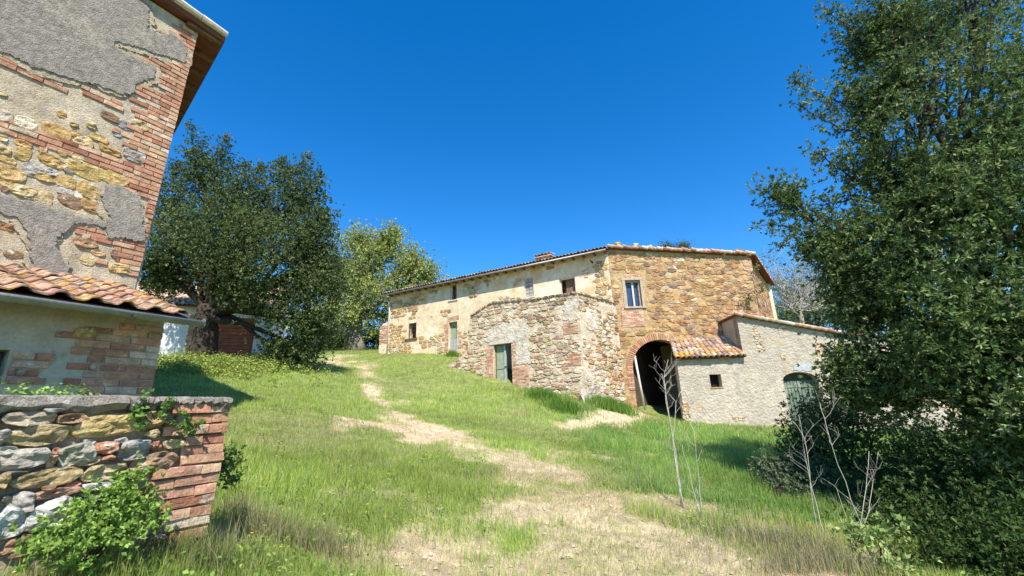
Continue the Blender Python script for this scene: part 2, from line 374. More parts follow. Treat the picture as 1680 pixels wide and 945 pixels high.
SPOTS += [np.array(a, float) for a in [(0, 0, 0), (-3, 0, .15), (3, 0, -.1), (0, -6, -.6), (-8, -6, 0), (8, -6, -.8), (-9, 5, 1.0), (-14, 10, 2.2), (10, 6, .0), (16, 12, -.2), (20, 22, -.6), (24, 30, -.8), (18, 34, 0), (8, 34, 3),
    (-22, 24, 4.8), (-30, 34, 6.5), (-18, 40, 8), (0, 42, 7), (10, 50, 5), (-10, 56, 9), (-34, 56, 9), (22, 50, 2), (-30, 10, 3), (-20, -6, 0.6), (20, -6, -1)]]
SP = np.array(SPOTS)
def _tps(r2): return np.where(r2 > 1e-9, r2*np.log(r2+1e-12), 0)
def _solve():
    n = len(SP); K = _tps(((SP[:, None, :2]-SP[None, :, :2])**2).sum(2))+np.eye(n)*2.0
    Q = np.hstack([np.ones((n, 1)), SP[:, :2]]); A = np.block([[K, Q], [Q.T, np.zeros((3, 3))]])
    return np.linalg.solve(A, np.concatenate([SP[:, 2], [0, 0, 0]]))
WT = _solve()
def gz(x, y, bumps=True):
    x = np.asarray(x, float); y = np.asarray(y, float); sh = x.shape
    xc = np.clip(x.ravel(), -34, 26); yc = np.clip(y.ravel(), -7, 58); out = np.empty(len(xc))
    for i in range(0, len(xc), 20000):
        X = xc[i:i+20000]; Y = yc[i:i+20000]
        K = _tps((X[:, None]-SP[None, :, 0])**2+(Y[:, None]-SP[None, :, 1])**2)
        out[i:i+20000] = K@WT[:-3]+WT[-3]+X*WT[-2]+Y*WT[-1]
    if bumps: out = out+(fbm(xc*1.3+40, yc*1.3+40, 3)-.5)*.16
    return out.reshape(sh)
def G(x, y): return float(gz(np.array([x]), np.array([y]))[0])
def hit(u, v):
    r = ray(u, v); Y = np.concatenate([np.arange(1.8, 14, .1), np.arange(14, 55, .3)]); q = EYE[None]+r[None]*Y[:, None]
    below = np.nonzero(q[:, 2] < gz(q[:, 0], q[:, 1]))[0]
    return q[below[0]] if len(below) else q[-1]
def axis(lo, hi, a, b, step):
    fine = list(np.arange(a, b, step)); out = []; x = b; s = step
    while x < hi: out.append(x); s *= 1.35; x += s
    pre = []; x = a-step; s = step
    while x > lo: pre.append(x); s *= 1.35; x -= s
    return np.array(pre[::-1]+fine+out)
# worn track: centre line and half-width in metres
TRACK = [(1075, 945, 2.3), (990, 850, 2.3), (895, 785, 1.7), (770, 738, .95), (690, 705, 1.1), (600, 693, .9)]
TRACK2 = [(690, 705, .5), (640, 670, .5), (605, 640, .42), (600, 604, .9), (545, 598, 1.7), (560, 583, 1.6)]
TRACK3 = [(930, 702, .55), (1000, 692, .75), (1065, 684, .9)]
BARE = [(650, 702, 1.25), (725, 714, .85), (575, 690, .65), (790, 850, .3), (755, 835, .2), (545, 600, 2.0), (600, 600, .9), (1010, 690, .8), (610, 640, .5), (680, 660, .6), (560, 705, .4), (1062, 686, .8)]
def seg_w(x, y, pts):
    best = np.full(x.shape, 9.)
    for (ax, ay, ar), (bx, by, br) in zip(pts[:-1], pts[1:]):
        dx, dy = bx-ax, by-ay; t = np.clip(((x-ax)*dx+(y-ay)*dy)/(dx*dx+dy*dy+1e-9), 0, 1)
        best = np.minimum(best, np.hypot(x-ax-t*dx, y-ay-t*dy)/(ar+(br-ar)*t))
    return best
def _w(lst): return [(*hit(u, v)[:2], r_) for u, v, r_ in lst]
T1, T2, T3, BR = _w(TRACK), _w(TRACK2), _w(TRACK3), _w(BARE)
def masks(x, y):
    n = fbm(x*1.2+5, y*1.2+3, 4); d = np.minimum(np.minimum(seg_w(x, y, T1), seg_w(x, y, T2)+.35+1.6*(fbm(x*.8+61, y*.8+17, 3)-.45)), seg_w(x, y, T3))
    p = np.clip((1.2-(d+(n-.5)*2.9))/.75, 0, 1)
    b = np.zeros(x.shape)
    for bx, by, r_ in BR: b = np.maximum(b, np.clip((1.1-(np.hypot(x-bx, (y-by)*.8)/r_+(n-.5)*2.2))/.35, 0, 1))
    n2 = fbm(x*2.1+50, y*2.1+31, 3); b = np.maximum(b*np.maximum(p, .55)*.9, p*np.clip((n2-.70)/.1, 0, 1)*.8)
    return p, b
def make_ground():
    xs = axis(-700, 700, -20, 17, .16); ys = axis(-500, 900, 1.5, 33, .16)
    X, Y = np.meshgrid(xs, ys); Z = gz(X, Y); n, m = X.shape; p, b = masks(X, Y)
    Z = Z-.03*p+(fbm(X*4, Y*4, 2)-.5)*.05*b
    idx = np.arange(n*m).reshape(n, m); Fq = np.stack([idx[:-1, :-1], idx[:-1, 1:], idx[1:, 1:], idx[1:, :-1]], -1).reshape(-1, 4)
    nz = fbm(X*3, Y*3, 3)[..., None]
    soil = np.array([.19, .23, .065])*(.7+.6*nz); straw = np.array([.50, .41, .26])*(.75+.5*nz); dirt = np.array([.52, .39, .25])*(.85+.3*nz)
    c = soil*(1-p[..., None])+straw*p[..., None]; c = c*(1-b[..., None])+dirt*b[..., None]
    me = npmesh('ground', np.stack([X, Y, Z], -1).reshape(-1, 3), Fq, mat('earth_and_stubble', src='attr', var=.35, scale=5, bump=1, bscale=35, bdist=.03), c.reshape(-1, 3), 'POINT', True)
    tag(link('ground', me), kind='structure')
make_ground()

# ------------------------------------------------------------------ tall building, near left
DL = np.array([.505, .863])
tc = P(273, 260, 6.4); TW = Wall(tc, DL); SD = np.array([-.75, .66])
TB = thing('stone_farm_building', (tc[0]-2, tc[1]-2, 1.0), 'tall stone and brick building with peeling grey render and overhanging roof', 'building')
ztop0 = TW.px(325, 52)[1]; sL = -6.5
ztl = TW.px(40, -90)[1]
tw_poly = [(sL, .3), (.0, .3), (TW.px(222, 470)[0], TW.px(222, 470)[1]), (TW.px(325, 52)[0], ztop0), (sL, ztop0+.1)]
TW.slab(MB(), tw_poly, [], -.5, 0).build('wall', M_mortar, TB)
ec = TW.pt(0, 0); SW = Wall(ec-np.array([*SD, 0])*0, -SD)         # right-hand side wall, running away from the viewer
mb = MB(); cx = np.array([*SD, 0])
a0 = TW.pt(-.03, .3, -.02); a1 = TW.pt(TW.px(325, 52)[0]-.03, ztop0, -.02)
def prism(mb, quad, off, col=(.5, .5, .5)):
    q = [np.array(p) for p in quad]; return mb.hexa(q+[p+np.array(off) for p in q], col)
inn = np.array([*(-TW.d*.4), 0])
prism(mb, [a0, a0+cx*7, np.array([*(a1+cx*7)[:2], a1[2]]), a1], inn)
mb.build('side_wall', M_mortar, TB)
prism(MB(), [TW.pt(sL, .3, -.5), TW.pt(sL, .3, -6), TW.pt(sL, ztop0, -6), TW.pt(sL, ztop0, -.5)], np.array([*(TW.d*.4), 0])).build('side_wall', M_mortar, TB)
# roof slab: outer corner at pixel (362,48), verge rising to pixel (250,0)
rc = np.array([*TW.pt(.46, 0, .16)[:2], TW.px(358, 62, .16)[1]])
rl = TW.pt(sL, 0, .16); rl[2] = rc[2]+.25
bk = cx*7.5
tk = np.array([0, 0, .10])
r4 = [rc, rc+bk, rl+bk, rl]
MB().hexa([p for p in r4]+[p+tk for p in r4]).build('roof_deck', M_soffit, TB)
MB().hexa([p+tk+np.array([0, 0, .003]) for p in r4]+[p+tk+np.array([0, 0, .05]) for p in r4]).build('roof_cover', M_pale, TB)
dirv = (rl-rc)/np.linalg.norm(rl-rc)
for i in range(14):                                                   # verge tiles with a pale mortared edge
    p = rc+dirv*(i*.45)+np.array([*(TW.n*.03), .16]); q = p+dirv*.44
    MB().tube([p, q], [.06, .07], 8, (.5, .46, .4)).build('verge_tile', M_pale, TB)
for i in range(11):                                                   # soffit boards under the side eave
    p = rc+cx*(.1+i*.6)+inn/np.linalg.norm(inn)*.02-np.array([0, 0, .03]); MB().bar(p, p-np.array([*(TW.d*.6), 0]), .09, .06).build('rafter_end', M_wood, TB)
# brick quoin
CH = .083
def edge_s(z):
    (x1, z1), (x2, z2) = tw_poly[2], tw_poly[3]; t = (z-z1)/(z2-z1); return x1+(x2-x1)*max(0, min(1, t))
zq0 = TW.px(225, 455)[1]; cols_q = []
def quoin(z):
    k = int((z-zq0)/CH); wdt = .34+.22*((k//5) % 2)+.13*(k % 2)+.08*math.sin(k*1.7)
    if ztop0-1.05 < z: wdt = .30+.12*(k % 2)
    e = edge_s(z)
    pz = inpoly((e-.25, z), PB)
    return [(e-(.12 if pz else wdt), e)]
def zp(lst, ox, oy, k): return [(ox+x/k, oy+y/k) for x, y in lst]
def onwall(W, lst): return [W.px(*p) for p in lst]
PA = onwall(TW, [(-130, -120), (120, -90), (236, -30)]+zp([(520, 40), (520, 100), (560, 130), (610, 125), (655, 165), (650, 222), (590, 205), (470, 165), (410, 150), (400, 165), (440, 190), (545, 240), (548, 272), (480, 300), (475, 330), (420, 335), (340, 300), (250, 282), (170, 250), (110, 238), (50, 205), (0, 185)], 0, 0, 2.15)+[(-60, 62), (-130, 40)])
PB = onwall(TW, [(-130, 290), (-60, 305)]+zp([(0, 690), (90, 715), (180, 740), (300, 770), (370, 790), (385, 770), (360, 715), (352, 690), (372, 655), (440, 668), (480, 690), (492, 712), (495, 740), (503, 800), (512, 850), (470, 850), (440, 838), (380, 845), (372, 805), (330, 795), (255, 790), (225, 815), (200, 838), (196, 870), (215, 910), (240, 945), (230, 985), (130, 985), (110, 920), (100, 850), (75, 790), (45, 765), (0, 750)], 0, 0, 2.15)+[(-60, 335), (-130, 325)])
def rough_edge(poly, step=.03, amp=.022):
    o = []
    for i in range(len(poly)):
        a, b = poly[i], poly[(i+1) % len(poly)]; l = math.hypot(b[0]-a[0], b[1]-a[1]); n = max(1, int(l/step))
        for k in range(n): t = k/n; o.append((a[0]+(b[0]-a[0])*t+random.uniform(-amp, amp), a[1]+(b[1]-a[1])*t+random.uniform(-amp, amp)))
    return o
PA, PB = rough_edge(PA), rough_edge(PB)
def grow(poly, lo, hi):
    sg = 1 if sum(poly[i-1][0]*poly[i][1]-poly[i][0]*poly[i-1][1] for i in range(len(poly))) > 0 else -1; o = []; k = random.uniform(0, 9)
    for i in range(len(poly)):
        a, b = poly[i-1], poly[(i+1) % len(poly)]; dx, dy = b[0]-a[0], b[1]-a[1]; l = math.hypot(dx, dy)+1e-6; f = float(fbm(np.array([poly[i][0]*4+k]), np.array([poly[i][1]*4+k]), 3)[0])
        w_ = lo+(hi-lo)*max(0, f*2-.5); o.append((poly[i][0]+sg*dy/l*w_, poly[i][1]-sg*dx/l*w_))
    return o
M_under = mat('crumbling_undercoat', (.47, .39, .28), var=.34, scale=12, bump=1, bscale=50, bdist=.04, layers=[((.36, .31, .25), 4, .52, .64)])
for q_ in (PA, PB): TW.slab(MB(), grow(q_, .0, .11), [], -.02, .024).build('undercoat', M_under, TB)
TW.slab(MB(), PA, [], -.02, .042).build('render_patch', M_render, TB)
TW.slab(MB(), PB, [], -.02, .045).build('render_patch', M_render, TB)
BR_T = [((.50, .25, .15), 4), ((.53, .30, .19), 4), ((.43, .19, .11), 2), ((.55, .39, .27), 2)]
BRICKS_SAVE = BRICKS; BRICKS = BR_T
brick_rows(TW, zq0, ztop0-.05, CH, lambda z: quoin(z), TB, .022)
def band(pa, pb, rows):                                              # level brick lacing courses
    (s0, z0), (s1, z1) = TW.px(*pa), TW.px(*pb); zm = (z0+z1)/2
    brick_rows(TW, zm-rows*CH/2, zm+rows*CH/2-.01, CH, lambda z: [(s0+random.uniform(-.1, .1), s1+random.uniform(-.08, .02))], TB, .02)
band((-25, 194), (236, 287), 3); band((-25, 90), (112, 144), 2); band((128, 146), (205, 176), 2); band((212, 180), (262, 203), 2); band((118, 375), (178, 386), 2); band((300, 66), (318, 75), 3)
# exposed rubble
OC, OC2, CR, GR, BN = (.50, .33, .13), (.55, .41, .21), (.60, .52, .37), (.34, .33, .31), (.30, .19, .115)
TS = [(180, 95, 150, 90, 10, CR), (20, 40, 120, 90, 0, CR), (400, 165, 190, 110, 20, OC), (525, 170, 60, 50, 0, OC), (585, 222, 140, 70, 10, OC2), (700, 205, 120, 50, 10, OC), (435, 35, 75, 42, 0, OC), (645, 110, 60, 60, 0, OC2), (780, 55, 130, 60, 15, BN), (880, 108, 100, 65, 5, GR), (825, 170, 70, 40, 5, GR), (985, 110, 110, 60, 25, OC2), (770, 288, 150, 52, 25, OC), (940, 320, 155, 95, 5, GR), (25, 205, 60, 40, 0, OC2), (30, 285, 95, 60, 10, OC2), (160, 243, 120, 42, 12, OC), (160, 312, 110, 90, 20, OC), (50, 355, 130, 42, 10, OC), (365, 362, 195, 80, 20, OC), (300, 285, 60, 45, 0, OC), (440, 310, 60, 35, 0, OC), (595, 425, 235, 115, 8, OC), (800, 480, 200, 105, 10, OC), (80, 450, 190, 110, 25, OC), (145, 420, 60, 50, 0, OC2), (320, 482, 130, 60, -10, OC), (460, 505, 145, 90, 15, OC), (155, 570, 180, 80, -5, OC2), (290, 612, 170, 100, 15, OC2), (630, 572, 155, 112, 10, OC), (505, 648, 175, 92, 10, BN), (680, 692, 190, 95, 30, OC), (40, 520, 90, 50, 0, OC), (555, 345, 90, 42, 10, OC2), (235, 430, 160, 100, 10, (.46, .43, .38)), (360, 440, 90, 50, 10, (.46, .43, .38)), (45, 830, 110, 42, 5, (.48, .26, .14)), (600, 935, 160, 75, 3, BN), (250, 1050, 90, 60, 0, OC2), (100, 1020, 120, 60, 5, BN), (690, 1010, 90, 45, 0, OC2),
      (480, 430, 60, 40, 0, GR), (560, 600, 60, 70, 0, CR), (460, 580, 110, 55, 8, (.46, .43, .38)), (200, 610, 60, 50, 0, CR), (520, 110, 60, 30, 0, OC), (30, 560, 60, 40, 0, BN), (620, 1060, 110, 70, 5, OC2), (820, 1020, 70, 60, 0, BN), (840, 1120, 150, 60, 5, OC)]
for (x, y, w_, h_, a, c) in TS:
    u, v = x/4.296, 180+y/4.296; s0, z0 = TW.px(u, v); s1, z1 = TW.px(u+w_/4.296/2, v+w_/4.296/2*.33); s2, z2 = TW.px(u, v+h_/4.296/2)
    poly = chaikin(blob(s0, z0, 2.5*(s1-s0), 2.45*(z0-z2), -R(a*.4), 8, .2))
    V, Fc = near_stone(TW, poly, random.uniform(.014, .028)); MB().add(V, Fc).build('stone', M_stone, TB, False, color=jit(c, .12))

for p_ in rubble([(-6.2, zq0-.4), (TW.px(-30, 300)[0], zq0-.4), (TW.px(-30, 300)[0], ztop0-2.4), (-6.2, ztop0-2.4)], .42, .20, .05, 72, lambda s, z: random.random() < .55, [PA, PB]):
    V, Fc = near_stone(TW, p_, random.uniform(.014, .028)); MB().add(V, Fc).build('stone', M_stone, TB, False, color=jit(pick([(OC, 3), (OC2, 2), (CR, 1), (GR, 1)]), .12))

# ------------------------------------------------------------------ lean-to in front of it
lc = P(259, 585, 5.0); LW = Wall(lc, DL)
LT = thing('lean_to_shed', (lc[0]-1.2, lc[1]-2, 1.0), 'low lean-to with lichened clay tiles and gutter below the tall building', 'shed')
zj = TW.px(110, 459)[1]; ze = LW.px(150, 503, .38)[1]
win = LW.rect(-42, 572, 8, 640)
lw_top = ze+.12
LW.slab(MB(), [(-4.2, .2), (0, .2), (0, lw_top), (-4.2, lw_top)], [rpoly(win)], -.35, 0).build('wall', M_leanto, LT)
gap_w = float(np.dot(TW.p-LW.p, -LW.n))
slope = (zj-ze)/(gap_w+.38)
def roofz(o): return ze+(.38-o)*slope            # roof underside height at outward offset o
LW2 = LW
mb = MB(); mb.add([LW.pt(-.35, .2, -.02), LW.pt(0, .2, -.02), LW.pt(0, lw_top, -.02), LW.pt(-.35, lw_top, -.02), LW.pt(-.35, .2, -gap_w), LW.pt(0, .2, -gap_w), LW.pt(0, roofz(-gap_w)-.02, -gap_w), LW.pt(-.35, roofz(-gap_w)-.02, -gap_w)], [(0, 3, 2, 1), (4, 5, 6, 7), (0, 1, 5, 4), (1, 2, 6, 5), (2, 3, 7, 6), (3, 0, 4, 7)])
mb.build('side_wall', M_leanto, LT)
mb = MB(); a = LW.pt(-4.2, ze, .36); b = LW.pt(.1, ze, .36); c = LW.pt(.1, roofz(-gap_w+.01), -gap_w+.01); d = LW.pt(-4.2, roofz(-gap_w+.01), -gap_w+.01)
mb.hexa([a, b, c, d]+[p+np.array([0, 0, .03]) for p in (a, b, c, d)]).build('roof_deck', M_soffit, LT)
def s_tile(nm, L=.42, Wd=.25, th=.016, seed=0):
    rd = random.Random(seed); prof = [(-.125, .0), (-.04, -.004), (-.015, .012), (.012, .036), (.030, .045), (.062, .045), (.085, .030), (.10, .010), (.128, .0)]
    prof = [(x+rd.uniform(-.003, .003), h+rd.uniform(-.003, .003)) for x, h in prof]; V = []; n = len(prof)
    for y, k in ((0, 1.04), (L*.5, 1.), (L, .94)):
        for dz in (0, -th):
            for x, h in prof: V.append((x*k, y, h*k+dz))
    Fc = []
    for r_ in range(2):
        A = r_*2*n; B = (r_+1)*2*n
        for i in range(n-1): Fc += [(A+i, A+i+1, B+i+1, B+i), (A+n+i+1, A+n+i, B+n+i, B+n+i+1)]
    for i in range(n-1): Fc.append((i+1, i, n+i, n+i+1))
    me = bpy.data.meshes.new(nm); me.from_pydata(V, [], Fc); me.materials.append(M_tile); return me
tiles = [s_tile('roof_tile', seed=i) for i in range(4)]
sl_ang = math.atan(slope); up = np.array([*(-LW.n*math.cos(sl_ang)), math.sin(sl_ang)]); nrm = np.array([*(LW.n*math.sin(sl_ang)), math.cos(sl_ang)]); al = np.array([*LW.d, 0])
Lsl = (gap_w+.40)/math.cos(sl_ang); rows = int(Lsl/.30)+1
TILEC = [((.33, .18, .115), 4), ((.35, .22, .145), 3), ((.28, .14, .09), 2), ((.36, .27, .19), 1.2), ((.32, .19, .06), 1)]
for r_ in range(rows):
    for k in range(12):
        if r_ == 0 and k == 10: continue                              # a slipped tile leaves a gap in the eave row
        s_ = .08-.25*k-.25; dist = r_*.30
        if dist > Lsl-.25: continue
        o = link('roof_tile', random.choice(tiles), LT, jit(pick(TILEC), .12))
        p = LW.pt(s_+.12, ze, .42)+up*dist+nrm*(.055+random.uniform(0, .012))-org(LT)
        rm = Matrix(((al[0], up[0], nrm[0]), (al[1], up[1], nrm[1]), (al[2], up[2], nrm[2]))) @ Matrix.Rotation(-R(3.2)+random.uniform(-.02, .02), 3, 'X') @ Matrix.Rotation(random.uniform(-.03, .03), 3, 'Z')
        o.matrix_local = Matrix.Translation(Vector(p)) @ rm.to_4x4()
V = []; Fc = []                                                       # half-round gutter
for i, s_ in enumerate((-4.2, .22)):
    for r_, sg in ((.065, 1), (.058, -1)):
        for k in range(9):
            a = math.pi+math.pi*k/8; V.append(LW.pt(s_, ze-.01+r_*math.sin(a), .44+r_*math.cos(a)))
for k in range(8): Fc += [(k, k+1, 18+k+1, 18+k), (9+k+1, 9+k, 27+k, 27+k+1), (k+1, k, 9+k, 9+k+1), (18+k, 18+k+1, 27+k+1, 27+k)]
Fc += [(0, 18, 27, 9), (8, 17, 35, 26)]
MB().add(V, Fc).build('gutter', M_metal, LT, True)
MB().tube([LW.pt(.215, ze-.03, .44), LW.pt(.222, ze-.03, .44)], [.06, .06], 10).build('gutter_end', M_metal, LT)
for s_ in (-.45, -1.5, -2.5): MB().bar(LW.pt(s_, ze+.02, .36), LW.pt(s_, ze-.085, .52), .03, .012, up=(*LW.d, 0)).build('gutter_bracket', M_iron, LT)
# its brick corner and patches
BRL = [((.32, .12, .075), 4), ((.36, .15, .095), 3), ((.38, .19, .12), 2)]; BRICKS = BRL
zb0 = LW.px(250, 652)[1]
def lq(z):
    k = int((z-zb0)/.078); l = .62+.14*(k % 2)
    t = (z-zb0)/(ze-zb0)
    if t > .62 and t < .8: l += .15
    if t > .86: l *= .55
    return [(-l, 0)]
brick_rows(LW, zb0-.2, ze-.03, .078, lq, LT, .018, L=.30)
brick_rows(LW, LW.px(60, 632)[1], LW.px(60, 580)[1], .078, lambda z: [(win[1]+.01, LW.px(72+random.uniform(-8, 16), 600)[0])], LT, .018, L=.30)
x0, x1, z0, z1 = win; MB().add([LW.pt(x0, z0, -.2), LW.pt(x1, z0, -.2), LW.pt(x1, z1, -.2), LW.pt(x0, z1, -.2)], [(0, 1, 2, 3)]).build('window_pane', M_glass, LT)
st = stone_geo(LW, chaikin(blob(*LW.px(140, 545), .18, .13, .2)), .06); MB().add(*st).build('stone', M_stone, LT, color=(.50, .36, .16))
BRICKS = BRICKS_SAVE

# ------------------------------------------------------------------ low rubble wall with brick pier
rwc = P(352, 770, 3.3); RW = Wall(rwc, DL)
RT = thing('low_stone_wall', (rwc[0]-.6, rwc[1]-1.2, .6), 'low rubble stone wall with brick pier end and weathered cap slabs', 'wall')
def z1p(x, y): return (x/3.5, 640+y/3.5)
ztr = RW.px(*z1p(1310, 80))[1]; ztl2 = RW.px(*z1p(20, 118))[1]; zt = (ztr+ztl2)/2
eR = [RW.px(*z1p(x, y)) for x, y in ((1160, 870), (1200, 640), (1250, 450), (1275, 290), (1310, 90))]
RW.slab(MB(), [(-3.2, 0)]+[(eR[0][0]-.02, 0)]+[(a-.025, b) for a, b in eR[:-1]]+[(eR[-1][0]-.025, zt)]+[(-3.2, zt)], [], -.42, -.012).build('core', M_mortar_dark, RT)
LGR, WH = (.42, .40, .36), (.60, .59, .56); PB_ = (.46, .22, .14)
RS = [(145, 160, 330, 95, 0, (.40, .34, .24)), (405, 162, 170, 64, 8, (.40, .25, .15)), (615, 197, 450, 135, 12, (.46, .34, .15)), (868, 165, 130, 105, 25, (.46, .34, .15)), (210, 258, 360, 128, 3, (.46, .35, .19)), (20, 250, 80, 60, 0, LGR), (870, 250, 90, 66, 0, (.46, .36, .20)), (595, 330, 135, 68, 3, PB_), (755, 342, 190, 132, 0, LGR), (125, 392, 300, 120, 3, (.45, .42, .36)), (325, 348, 92, 42, 8, PB_), (430, 372, 205, 130, 30, (.43, .40, .32)), (290, 410, 78, 66, 40, (.48, .32, .22)), (510, 405, 140, 50, 20, (.45, .32, .20)), (605, 388, 74, 34, 25, PB_), (660, 397, 64, 32, 0, PB_), (885, 410, 260, 118, 12, (.40, .27, .17)), (590, 470, 285, 98, 8, (.48, .39, .22)), (250, 505, 400, 110, 8, (.46, .34, .17)), (270, 560, 90, 34, 0, BN), (415, 540, 90, 42, 10, PB_), (310, 590, 285, 56, 8, (.45, .26, .18)), (555, 548, 180, 46, 0, WH), (115, 642, 145, 115, 0, LGR), (55, 765, 200, 180, -25, WH), (300, 705, 330, 170, 10, WH), (5, 520, 70, 95, 0, (.44, .33, .18)), (885, 322, 78, 58, 0, PB_), (985, 312, 112, 56, 5, (.48, .40, .24)), (40, 347, 120, 52, 10, LGR), (0, 300, 70, 40, 0, LGR), (720, 640, 170, 100, 10, (.30, .17, .10)), (150, 880, 300, 130, 15, (.36, .22, .14)), (80, 490, 130, 60, 0, (.33, .31, .27)), (30, 622, 60, 45, 0, (.48, .40, .32)), (850, 580, 70, 90, 0, (.36, .2, .12)), (880, 850, 90, 70, 0, (.34, .2, .13)), (620, 750, 140, 80, 5, (.34, .22, .14)), (520, 640, 150, 70, 5, WH), (760, 760, 150, 80, 5, (.33, .21, .13)), (640, 560, 90, 45, 0, (.36, .22, .14)), (480, 830, 190, 110, 5, LGR), (690, 860, 160, 90, 5, (.36, .24, .15)), (690, 290, 80, 36, 0, LGR), (970, 195, 70, 38, 0, PB_), (1000, 250, 60, 30, 0, PB_), (505, 300, 80, 40, 10, LGR), (300, 118, 110, 30, 0, LGR), (360, 640, 80, 30, 0, PB_), (930, 670, 60, 40, 0, PB_), (-130, 250, 170, 130, 0, (.46, .35, .19)), (-110, 400, 170, 130, 0, LGR), (-120, 600, 200, 150, 0, LGR), (-140, 800, 220, 170, 0, WH), (-120, 150, 200, 80, 0, LGR)]
for (x, y, w_, h_, a, c) in RS:
    u, v = z1p(x, y); s0, z0 = RW.px(u, v); s1, _ = RW.px(u+w_/7, v); s3, _ = RW.px(u-w_/7, v); s2, z2 = RW.px(u, v+h_/7)
    sm = w_ < 100
    poly = chaikin(chaikin(blob((s1+s3)/2, z0, (s1-s3)*1.16, 2.3*(z0-z2), R(a*.5), 8 if not sm else 5, .24), .1), .3)
    V, Fc = near_stone(RW, poly, random.uniform(.035, .06), .05); MB().add(V, Fc).build('stone', M_stone, RT, False, color=jit(c, .08))
for row in [[(107, 985, 1200), (105, 1206, 1312)], [(167, 1095, 1208), (158, 1213, 1302)], [(238, 925, 1040), (225, 1110, 1180), (220, 1184, 1292)], [(292, 1050, 1150), (280, 1154, 1278)], [(348, 1030, 1155), (338, 1160, 1274)], [(398, 1028, 1266)], [(480, 870, 1138), (450, 1143, 1254)], [(555, 848, 985), (523, 990, 1238)], [(605, 835, 1104), (573, 1108, 1226)], [(650, 960, 1216), (672, 905, 957)], [(722, 945, 1078), (697, 1082, 1202)], [(775, 930, 1190)], [(850, 960, 1050), (828, 1054, 1176)], [(890, 950, 1168)], [(935, 940, 1050), (925, 1054, 1160)]]:
    zc = np.mean([RW.px(*z1p((a+b)/2, y))[1] for y, a, b in row])
    for y, a, b in row:
        s0, z0 = RW.px(*z1p(a, y)); s1, _ = RW.px(*z1p(b, y)); brick(RW, s0, s1, z0*.6+zc*.4, .062, RT, .04, random.uniform(-.012, .012), base=-.012)
    s1 = RW.px(*z1p(row[-1][2] if len(row) > 1 else row[0][2], row[-1][0]))[0]
# the same rubble carries on towards the viewer's left
sl_ = RW.px(*z1p(-215, 400))[0]
for p_ in rubble([(-3.18, .25), (sl_, .25), (sl_, zt-.01), (-3.18, zt-.01)], .30, .14, .016, 71):
    V, Fc = near_stone(RW, p_, random.uniform(.03, .055), .05); MB().add(V, Fc).build('stone', M_stone, RT, False, color=jit(pick([((.46, .35, .19), 3), (LGR, 2), ((.45, .42, .36), 2), (PB_, 1)]), .1))
# brick end face of the pier
EW = Wall(RW.pt(0, 0, 0), -RW.n)
for i, z in enumerate(np.arange(.55, zt-.05, .075)):
    t = max(0, min(1, (z-eR[0][1])/(zt-eR[0][1]))); s_e = eR[0][0]+(eR[-1][0]-eR[0][0])*t
    ew = Wall(RW.pt(s_e-.045, 0, -.02), -RW.n)
    for a, b in (((.0, .19), (.2, .38)) if i % 2 else ((0, .09), (.1, .28), (.29, .38))): brick(ew, a, b, z, .062, RT, .045)
# cap slabs: two thick irregular stone slabs
def cap(s0, s1, z, th, seed):
    rd = random.Random(seed); n = 44; mb = MB(); V = []
    for i in range(n+1):
        s_ = s0+(s1-s0)*i/n; j = lambda a: rd.uniform(-a, a); f = .065+j(.022)+.02*math.sin(s_*9)
        V += [RW.pt(s_, z-th*.9+j(.014), -.46), RW.pt(s_+j(.01), z-th+j(.014)+.012*math.sin(s_*13+seed), f-.045), RW.pt(s_+j(.01), z-th*.55+j(.012), f+.0), RW.pt(s_+j(.01), z-.012+j(.006), f-.015), RW.pt(s_, z+j(.004), f-.05), RW.pt(s_, z+.01+j(.012), -.46)]
    Fc = [(0, 1, 2, 3, 4, 5), tuple(6*n+k for k in (5, 4, 3, 2, 1, 0))]
    for i in range(n):
        for k in range(6): a = 6*i; Fc.append((a+k, a+6+k, a+6+(k+1) % 6, a+(k+1) % 6))
    mb.add(V, Fc).build('cap_slab', M_cap, RT)
ct = RW.px(*z1p(1300, 42), .06)[1]; sm_ = RW.px(*z1p(718, 80))[0]; th_ = ct-zt+.0
ctl = RW.px(*z1p(400, 35), .06)[1]
ctop = zt+.068
cap(-3.2, sm_-.008, ctop, .10, 3); cap(sm_+.006, RW.px(*z1p(1305, 60))[0], ctop-.004, .072, 5)

# ------------------------------------------------------------------ farmhouse: plastered wing A-B
A0 = P(637, 540, 31.0); B0 = P(1006, 500, 23.0)
AB = Wall(A0, (B0-A0)[:2]); LAB = float(np.linalg.norm((B0-A0)[:2]))
OV = .55
zeA = AB.px(636, 482, OV)[1]; zeB = AB.px(1008, 405, OV)[1]; ze2 = (zeA+zeB)/2
BN_ = np.array([*(-AB.n), 0])
FW = thing('farmhouse_wing', (*(AB.pt(LAB/2, 0)[:2]), AB.px(800, 600)[1]), 'long farmhouse wing of peeling cream plaster under an even tiled eave', 'house')
def roof_line(s): return zeA+(zeB-zeA)*s/LAB
wr = {'w1': AB.rect(738, 467, 749, 492), 'wl': AB.rect(670, 530, 683, 555), 'door': AB.rect(736, 528, 750, 576), 'w2': AB.rect(860, 455, 875, 487), 'w3': AB.rect(918, 455, 944, 484)}
AB.slab(MB(), [(0, 2), (LAB, 0), (LAB, roof_line(LAB)+.12), (0, roof_line(0)+.12)], [rpoly(r_) for r_ in wr.values()], -.45, 0).build('wall', M_wing, FW)
Bb = B0+np.array([.54, .84, 0])*8.; Cb_dir = np.array([.6, .8, 0])
